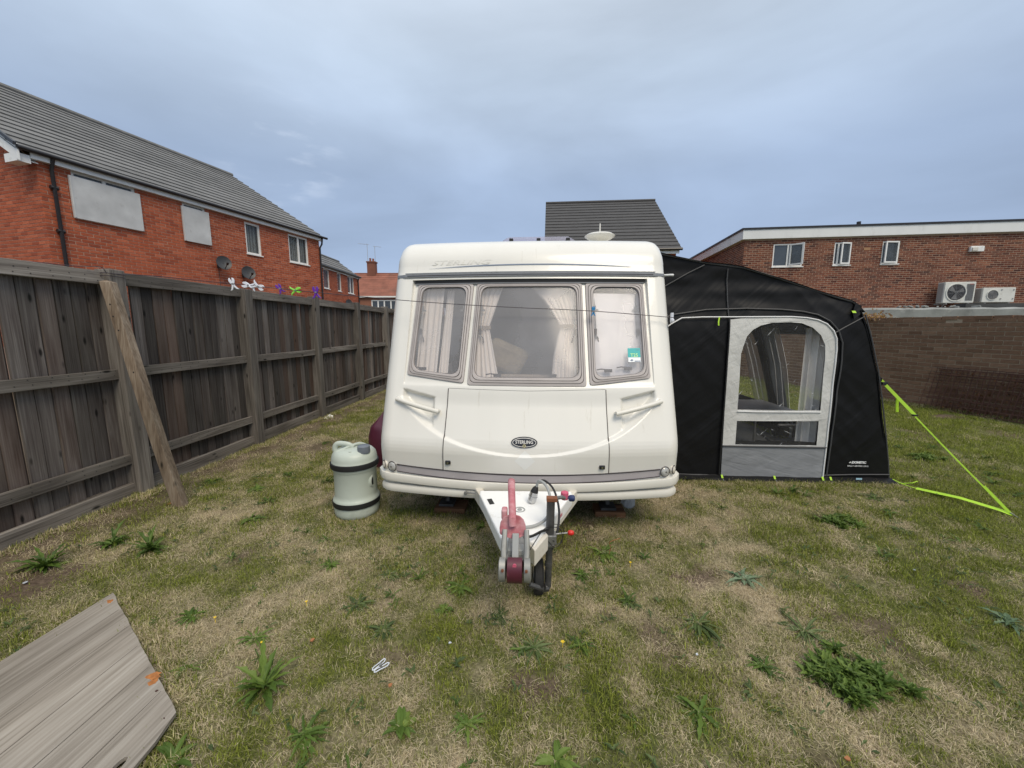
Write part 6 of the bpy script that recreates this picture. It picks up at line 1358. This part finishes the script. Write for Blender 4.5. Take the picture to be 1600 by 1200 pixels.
# brand lettering on the front panel
t_ = text_mb('DOMETIC', .030, lambda x,z: AF(3.172+x,.199+z,.010,1), bold=.0016, spacing=.95); t_.tess([[(-.100,.194),(-.088,.207),(-.078,.207),(-.086,.194)],], lambda x,z: AF(3.178+x,z,.010,1)); t_.tess([[(-.078,.190),(-.068,.200),(-.060,.200),(-.068,.190)]], lambda x,z: AF(3.174+x,z,.0101,1)); t_.build('lettering', print_w, aw, recalc=False)
t_ = text_mb('RALLY AIR PRO 330 S', .0205, lambda x,z: AF(3.165+x,.163+z,.010,1), bold=.0002, spacing=1.0); t_.build('lettering', print_w, aw, recalc=False)
mb = MB(); mb.tess([[(3.145,.012),(3.20,.012),(3.20,.050),(3.145,.050)]], lambda x,z: (x,AY0-.035,z), (0,.002,0)); mb.build('care_label', lab_b, aw)
for x in (1.872,2.375,2.83,2.905):
    mb = MB(); mb.strip([(x,AY0-.03,.055),(x+.002,AY0-.05,.02),(x,AY0-.055,.0)], (.009,0,0), (0,-.003,0)); mb.build('peg_loop', lime, aw)
    pg_ = MB(); pg_.tube([(x,AY0-.045,.022),(x,AY0-.075,.020),(x+.004,AY0-.085,-.02)], .005, 6); o = tag(pg_.build('ground_peg', galv), {1.872:'steel ground peg at the left corner of the awning door',2.375:'steel ground peg below the middle of the awning door',2.83:'steel ground peg at the right corner of the awning door, left of its neighbour',2.905:'steel ground peg just right of the awning door'}[x], 'tent peg', 'ground pegs along the awning front')
mb = MB(); mb.strip([AF(2.955,1.655,.03),AF(2.962,1.635,.034)], (.016,0,0), (0,-.003,0)); mb.strip([AF(1.745,1.60,.03),AF(1.735,1.55,.034),AF(1.738,1.52,.034)], (.006,0,0), (0,-.003,0)); mb.build('pull_tab', lime, aw)
mb = MB(); mb.tess([[(2.955,1.64),(2.985,1.73),(3.04,1.70),(3.02,1.62),(2.965,1.58)]], lambda x,z: AF(x,z,.022,1), (0,.004,0)); mb.build('corner_tab', awn_k, aw)
mb = MB(); mb.add([(3.26,3.92,1.12),(3.26,3.93,.99),(3.42,3.99,.975),(3.40,3.985,1.01)], [(0,1,2,3)]); mb.add([(3.40,4.02,.42),(3.42,4.02,.22),(3.57,4.05,.27),(3.50,4.04,.34)], [(0,1,2,3)]); mb.build('storm_flap', awn_k, aw)
# guy straps
gy_ = thing('guy_strap', 'lime yellow webbing guy strap running from the awning side to the peg', 'guy strap', (3.836,3.17,0), 'lime guy straps at the awning corner')
P0, P1_ = Vector((3.40,3.99,.99)), Vector((3.836,3.17,.015))
d = (P1_-P0).normalized(); sw_ = d.cross(Vector((-.5,-.8,.2))).normalized()
mb = MB(); mb.strip([P0.lerp(P1_,t) for t in (0,.1,.2,.3)], sw_*.013, (0,-.002,0)); mb.strip([P0.lerp(P1_,t)+Vector((0,0,-.012*sin(t*pi))) for t in (.3,.5,.7,.82)], sw_*.0055, (0,-.002,0)); mb.strip([P0.lerp(P1_,t) for t in (.82,.9,1)], sw_*.010, (0,-.002,0)); mb.build('strap', lime, gy_)
mb = MB(); c = P0.lerp(P1_,.14); mb.strip([c+Vector((.01,0,-.005)),c+Vector((.018,0,-.09)),c+Vector((.028,0,-.155))], (.013,0,0), (0,-.003,0)); mb.build('strap_tail', lime, gy_)
mb = MB(); mb.box(P0.lerp(P1_,.30), (.045,.02,.012)); mb.box(P0.lerp(P1_,.03), (.05,.03,.03)); mb.build('buckle', black_r, gy_)
g2 = thing('guy_strap', 'lime yellow webbing strap lying low over the grass from the awning foot', 'guy strap', (3.60,3.6,0), 'lime guy straps at the awning corner')
mb = MB(); mb.strip([(3.47,3.80,.05),(3.53,3.74,.02),(3.60,3.62,.012),(3.66,3.53,.012)], (.005,.004,0), (0,0,.002)); mb.strip([(3.56,3.66,.02),(3.68,3.41,.045),(3.80,3.22,.03),(3.84,3.165,.015)], (.012,.008,.006), (0,0,.002)); mb.tube([(3.50,3.77,.02),(3.58,3.72,.05),(3.64,3.74,.06)], .004, 5); mb.build('strap', lime, g2)
mb = MB(); mb.tube([(3.83,3.175,.03),(3.86,3.13,.0),(3.88,3.10,-.03)], .004, 6); tag(mb.build('ground_peg', galv), 'steel ground peg holding both lime straps out on the lawn', 'tent peg', 'ground pegs along the awning front')
# table and chair inside the awning
tt = thing('folding_table', 'low dark grey folding table seen through the awning window', 'table', (2.5,4.75,0))
mb = MB(); mb.bbox((1.62,4.35,.545),(2.98,5.20,.57)); mb.build('table_top', table_m, tt, bevel=.006)
for x in (1.72,2.88):
    for y in (4.42,5.12): mb = MB(); mb.tube([(x,y,.02),(x,y,.543)], .013, 8); mb.build('leg', galv, tt)
ch_ = thing('folding_chair', 'black fabric folding chair behind the awning door', 'chair', (2.72,4.15,0))
mb = MB(); mb.grid(lambda u,v: (lerp(2.50,2.92,u), lerp(4.02,4.30,v), .34-.04*sin(u*pi)), 8, 4); mb.build('seat', awn_k, ch_)
mb = MB(); mb.grid(lambda u,v: (2.90+.04*v, lerp(4.02,4.30,u), lerp(.38,.76,v)), 6, 6); mb.build('backrest', awn_k, ch_)
mb = MB()
for y in (4.01,4.31): mb.tube([(2.50,y,.02),(2.92,y,.34),(2.95,y,.78)], .011, 7); mb.tube([(2.92,y,.02),(2.50,y,.34)], .011, 7); mb.tube([(2.48,y,.52),(2.93,y,.52)], .014, 7)
mb.build('frame', galv_d, ch_)

# ------------------------------------------------------------ washing line and pegs
LPT = [(-3.41,3.03,1.925),(-3.191,3.01,2.0),(-2.95,3.0,1.93)]
line_pts = curve([(-3.43,3.09,1.935),(-3.0,3.03,1.905),(-2.677,3.01,1.872),(-2.345,3.0,1.838),(-1.976,2.99,1.800),(-1.67,2.98,1.768),(-1.062,2.96,1.711),(-.656,2.955,1.679),(-.168,2.95,1.650),(.432,2.97,1.622),(XC+1.10,3.045,1.575)], 5)
ln = MB(); ln.tube(line_pts, .0030, 6); tag(ln.build('washing_line', line_m), 'thin dark washing line strung across the caravan front to the fence post', 'washing line')
mb = MB()
for z in (1.935,1.915): mb.tube([(FX+.028-.085,3.03,z),(FX+.028+.063,3.03,z),(FX+.028+.063,3.17,z-.004),(FX+.028-.085,3.17,z-.004)], .003, 5, closed=True)
mb.tube(curve([(FX+.09,3.03,1.93),(FX+.12,2.96,1.97),(FX+.02,2.90,1.965),(FX-.05,2.6,1.96)]), .0026, 5); tag(mb.build('line_loop', line_m), 'dark cord wound round the top of the fence post by the leaning timber', 'cord')
def lz(x):
    for i in range(len(line_pts)-1):
        a, b = line_pts[i], line_pts[i+1]
        if a.x <= x <= b.x: return a.lerp(b, (x-a.x)/(b.x-a.x))
    return line_pts[-1]
def peg(x, mat, ln_, tilt, yaw, label, spread=.28):
    c = lz(x); t = thing('clothes_peg', label, 'clothes peg', tuple(c), 'clothes pegs on the washing line'); R = Euler((0,tilt,yaw)).to_matrix()
    for sg in (-1,1):
        P_ = [(-.50,.10),(-.44,.22),(-.28,.27),(-.10,.21),(.02,.11),(.16,.14),(.36,.26),(.52,.42),(.46,.18),(.30,.05),(.10,-.04),(-.10,.0),(-.28,.03)]
        mb = MB(); tv = R@Vector((0,.013,0)); mb.tess([[(p[0],sg*p[1]*spread*1.5) for p in P_]], lambda a,b: c+R@Vector((a*ln_,-.0065+sg*.003,b*ln_)), tv); mb.build('peg_jaw', mat, t, bevel=.002)
    mb = MB(); mb.tube([c+R@Vector((0,-.012,0)), c+R@Vector((0,.012,0))], .007, 8); mb.build('spring', galv, t)
peg(-2.350, peg_w, .095, radians(75), .3, 'white clothes peg hanging upright, first beside the second fence post', .5)
peg(-2.22, peg_w, .100, radians(10), .1, 'large white clothes peg spread flat, left of the two over the second post', .6)
peg(-2.14, peg_w, .085, radians(205), .2, 'white clothes peg pointing down right, touching the spread one', .7)
peg(-1.965, peg_p, .075, radians(60), .3, 'purple clothes peg left of the green one', .6)
peg(-1.835, peg_g, .080, radians(172), .1, 'bright green clothes peg on the line', .7)
peg(-1.675, peg_p, .090, radians(85), .2, 'purple clothes peg right of the green one, by the third post', .6)
peg(.438, peg_b, .070, radians(90), .1, 'blue clothes peg in front of the right caravan window', .45)

# ------------------------------------------------------------ weeds and litter
def leaf(mb, base, az, ln_, w, rise, lobes, rr, droop=.5, K=6):
    d = Vector((cos(az), sin(az), 0)); s = Vector((-sin(az), cos(az), 0)); vs = []; fs = []; mb.cur = rr.random()*.62+.02; tw = rr.uniform(-.4,.4)
    for j in range(K+1):
        t = j/K; x = ln_*t; z = ln_*(rise*t-droop*t*t)+.006; ww = w*math.sin(pi*min(1,(t*.92+.06)))**.8*(1 if not lobes else (1.25 if j % 2 else .55)); c = Vector(base)+d*x+Vector((0,0,max(.004,z)))
        sv_ = s*ww/2+Vector((0,0,ww*.22)); sv2 = -s*ww/2+Vector((0,0,ww*.22)); rt = Vector((0,0,tw*ww*.4)); bk = d*(-.25*ww if lobes and j % 2 else 0)
        vs += [c+sv_+rt+bk, c, c+sv2-rt+bk]
    for j in range(K):
        a = j*3; fs += [(a,a+1,a+4,a+3),(a+1,a+2,a+5,a+4)]
    mb.add(vs, fs)
def weed(x, y, r, kind, label, seed, group='rosette weeds in the lawn'):
    rr = random.Random(seed); mb = MB(); z = gheight(x,y)
    n, w, rise, lob, mat, dr, nm = {'d':(40,.13,.42,True,leaf_a,.40,'dandelion'),'p':(44,.105,.34,False,leaf_b,.30,'hawkweed'),'t':(30,.17,.5,True,leaf_p,.5,'thistle'),'u':(40,.17,1.05,True,leaf_a,.50,'dandelion'),'b':(24,.24,.6,False,leaf_a,.45,'plantain')}[kind]
    m = 1 if r < .16 else 7
    m = 1 if r < .145 else 26
    cs = [(x,y)] if m == 1 else [(x+rr.gauss(0,.46)*r, y+rr.gauss(0,.34)*r) for _ in range(m)]
    for cx, cy in cs:
        rl = r if m == 1 else r*.28
        for i in range(n): leaf(mb, (cx+rr.gauss(0,.06)*r, cy+rr.gauss(0,.06)*r, z), rr.uniform(0,2*pi), rl*rr.uniform(.35,1.15), w*max(rl,.09)*rr.uniform(.6,1.4), rise*rr.uniform(.15,1.4), lob, rr, dr, 7 if lob else 5)
    o = mb.build(nm, mat, recalc=False, loc=(x,y,z)); return tag(o, label, 'weed', group)
WD = [(1.27,2.23,.125,'t','pale green curled weed in the dry patch right of the jockey wheel'),
(1.36,1.54,.20,'u','largest dense bright green weed clump on the right foreground lawn'),
(2.39,2.97,.15,'u','wide dark green weed clump below the awning nameplate'),
(.85,1.85,.13,'p','spreading grey green weed just below the pale curled one'),
(.47,2.44,.13,'d','leafy weed right of the red knob, with a dry stalk'),
(.01,1.64,.10,'p','flat weed directly below the jockey wheel, nearest the brown bare soil'),
(-.16,1.83,.085,'p','dark rosette weed left below the drawbar head'),
(-.42,2.06,.105,'d','weed rosette left of the stabiliser head'),
(-.95,1.89,.105,'p','grey green rosette weed in front of the water barrel, a metre out'),
(-.74,1.72,.085,'p','small grey green rosette up left of the fallen peg'),
(-.87,2.16,.075,'p','small rosette weed midway between barrel and drawbar head'),
(-1.28,2.22,.075,'d','small weed in the grass right in front of the water barrel'),
(-1.34,1.63,.085,'d','dark thin leaved rosette up right of the broken board corner'),
(-1.12,1.38,.125,'u','tall leafy weed beside the broken board, right of its end'),
(-.84,1.20,.10,'d','weed in the lower left foreground with upright narrow leaves'),
(-.49,1.25,.065,'b','small broad leaved rosette in the bottom foreground, left of centre'),
(-.24,1.27,.085,'d','weed rosette at the bottom foreground just left of centre'),
(-1.14,2.66,.07,'p','small rosette weed at the foot of the water barrel, right side'),
(.54,1.97,.07,'p','small dark rosette left of the bare straw coloured patch'),
(.23,1.67,.085,'d','feathery weed right of the brown bare soil'),
(1.03,1.60,.085,'d','small weed just left of the largest clump'),
(.66,1.37,.11,'d','green weed in the bottom foreground, left of the largest clump'),
(1.36,1.83,.115,'p','dark flat weed above the largest clump'),
(2.42,1.93,.10,'t','pale rosette weed near the right edge of the lawn'),
(3.03,3.47,.11,'p','weed rosette close under the right end of the awning front'),
(2.74,2.86,.085,'p','small weed right of the wide dark clump'),
(-1.77,1.75,.10,'d','dark weed up right of the board tip'),
(-2.58,2.32,.13,'u','bushy weed at the fence foot, right of the leaning timber shadow'),
(-3.05,2.10,.14,'u','tall weed tuft nearest the left edge by the gravel board'),
(-2.90,2.36,.13,'u','tall weed tuft second from the left edge by the gravel board'),
(-3.12,3.45,.12,'d','weed behind the foot of the leaning timber'),
(-2.56,3.29,.12,'d','broad weed on the lawn between the first and second fence posts'),
(.09,1.16,.075,'b','broad leaved weed cut by the bottom edge of the picture'),
(-1.24,1.09,.09,'b','large broad leaved weed at the lower corner of the broken board'),
(-.47,1.87,.06,'d','tiny weed between the two rosettes left of the drawbar head'),
(.30,2.20,.07,'d','little weed below the leafy one with the dry stalk'),
(-2.2,2.75,.11,'d','green weed on the lawn out from the leaning timber foot'),
(-1.9,3.6,.10,'d','weed behind the water barrel towards the fence'),
(4.5,4.6,.16,'u','green weed tuft on the far lawn near the rusty mesh')]
for i, (x, y, r, k, lb) in enumerate(WD): weed(x, y, r, k, lb, 100+i)
# small stray leaves of clover-like weeds, uncountable
rr = random.Random(77); mb = MB()
for _ in range(900):
    x = rr.uniform(-3.2,3.6); y = rr.uniform(1.0,4.2)
    if abs(x) > y*1.6+.5 or inpoly(x,y,BOARD) or n2(x,y,2.3,40) < .0: continue
    z = gheight(x,y)
    for q in range(rr.randint(2,5)): leaf(mb, (x+rr.gauss(0,.01),y+rr.gauss(0,.01),z+.004), rr.uniform(0,6.28), rr.uniform(.018,.045), rr.uniform(.006,.012), .7, False, rr, .4, 3)
o = mb.build('clover', leaf_b, recalc=False, kind='stuff'); o['label'] = 'small low clover and moss leaves scattered in the lawn'; o['category'] = 'ground cover'
rr = random.Random(78); mb = MB()
for _ in range(420):
    x = rr.uniform(-3.3,5.5); y = rr.uniform(1.0,6.0)
    if abs(x) > y*1.6+.5 or inpoly(x,y,BOARD) or (1.1 < x < 3.5 and y > 3.75) or (abs(x) < 1.1 and y > 2.9) or n2(x,y,1.6,60) < -.12: continue
    z = gheight(x,y); r_ = rr.uniform(.022,.065)*(1 if y < 3 else 1.4); lobed = rr.random() < .5; up = rr.uniform(.3,1.1)
    for q in range(rr.randint(7,16)): leaf(mb, (x+rr.gauss(0,.008),y+rr.gauss(0,.008),z+.003), rr.uniform(0,6.28), r_*rr.uniform(.5,1.2), r_*rr.uniform(.10,.22), up*rr.uniform(.4,1.3), lobed, rr, .45, 4)
o = mb.build('lawn_weeds', leaf_a, recalc=False, kind='stuff'); o['label'] = 'many small green weeds mixed into the lawn'; o['category'] = 'ground cover'
# dry flower stalk beside the drawbar
mb = MB(); mb.tube(curve([(.50,2.42,.0),(.51,2.40,.08),(.50,2.38,.13),(.56,2.36,.17)]), .0022, 5); tag(mb.build('dry_stalk', litter_o), 'dry bent flower stalk rising beside the red lever knob', 'stalk')
for (x, y, s, lb) in ((.147,1.662,.008,'yellow flower petal right of the drawbar weeds'),(-1.62,1.72,.006,'small yellow flower above the broken board tip'),(-1.27,1.58,.006,'small yellow flower close right of the dark thin rosette'),(-1.22,1.86,.006,'tiny yellow flower out from the water barrel'),(.62,2.32,.007,'tiny yellow flower near the leafy weed with the stalk')):
    mb = MB(); 
    for q in range(6): a = q*pi/3; mb.add([(x,y,.028),(x+s*cos(a-.4),y+s*sin(a-.4),.034),(x+s*1.3*cos(a),y+s*1.3*sin(a),.033),(x+s*cos(a+.4),y+s*sin(a+.4),.034)], [(0,1,2,3)])
    mb.tube([(x,y,.0),(x,y,.028)], .0015, 4); tag(mb.build('flower', petal, recalc=False), lb, 'flower', 'yellow flowers in the lawn')
# fallen white peg: loop shaped ears
fp = thing('clothes_peg', 'white looped clothes peg fallen on the lawn in the foreground', 'clothes peg', (-.665,1.495,0))
for s in (-.13,.13):
    mb = MB(); R = Matrix.Rotation(radians(52)+s,3,'Z'); c = Vector((-.665,1.495,.022))
    mb.tube([c+R@Vector((.034*cos(w*pi/10), .008*sin(w*pi/10)+s*.09, .002*sin(w))) for w in range(20)], .0024, 6, closed=True); mb.build('peg_jaw', litter_w, fp, smooth=True)
mb = MB(); mb.lathe((-.665,1.495,.018), [(.007,0),(.007,.012)], 8); mb.build('spring', galv, fp)
def chip(x, y, s, mat, name, lb, cat, seed):
    rr = random.Random(seed); mb = MB(); mb.tess([[(x+s*cos(2*pi*j/7)*rr.uniform(.5,1.2), y+s*sin(2*pi*j/7)*rr.uniform(.5,1.1)) for j in range(7)]], lambda a,b: (a,b,.022+.25*(a-x)), (0,0,-.004)); return tag(mb.build(name, mat), lb, cat)
chip(-.589,1.406,.012,litter_o,'brick_chip','small red brick chip just below the fallen peg','chip',1)
chip(-.387,1.64,.007,litter_w,'paper_scrap','small white scrap left of the brown bare soil','litter',2)
chip(.756,1.638,.007,litter_w,'paper_scrap','small white scrap on dry grass below the spreading weed','litter',3)
chip(-2.97,1.94,.016,litter_w,'paper_scrap','white scrap on the bare earth by the fence foot','litter',4)
chip(-3.08,2.98,.028,litter_o,'dead_leaf','brown dead leaf beside the leaning timber foot','leaf',6)
chip(-1.05,1.62,.016,litter_o,'dead_leaf','orange dead leaf on dry grass right of the broken board','leaf',7)
chip(1.10,1.22,.010,litter_o,'dead_leaf','orange dead leaf in the dry grass at the bottom right','leaf',8)
chip(2.357,2.358,.008,litter_w,'paper_scrap','white scrap on the right hand lawn','litter',9)
# rubble at the third post foot
mb = MB(); rr = random.Random(2)
for k in range(5): mb.box((FX+.12+rr.uniform(-.05,.05),6.08+rr.uniform(-.08,.08),.03+rr.uniform(0,.02)), (rr.uniform(.03,.07),rr.uniform(.03,.06),rr.uniform(.02,.05)), Euler((rr.random(),rr.random(),rr.random())).to_matrix())
o = tag(mb.build('concrete_lumps', ghost2), 'pale broken concrete lumps at the foot of the third fence post', 'rubble'); o['kind'] = 'stuff'
# two distant birds high over the right
for p, lb in (((95,88,62),'distant bird above the brick building'),((58,66,74),'distant bird near the top of the sky')):
    mb = MB(); c = Vector(p); mb.add([c+Vector((-.5,0,.12)),c+Vector((-.1,0,.0)),c+Vector((0,.15,-.02)),c+Vector((.1,0,0)),c+Vector((.5,0,.15)),c+Vector((0,-.35,.03))], [(0,1,5),(1,2,3,5),(3,4,5)]); mb.tube([c+Vector((0,-.35,0)),c+Vector((0,0,-.02)),c+Vector((0,.25,0))], [.02,.06,.02], 6); tag(mb.build('bird', black_r), lb, 'bird', 'birds in the sky')
for o in bpy.data.objects:
    if 'org' in o.keys(): del o['org']
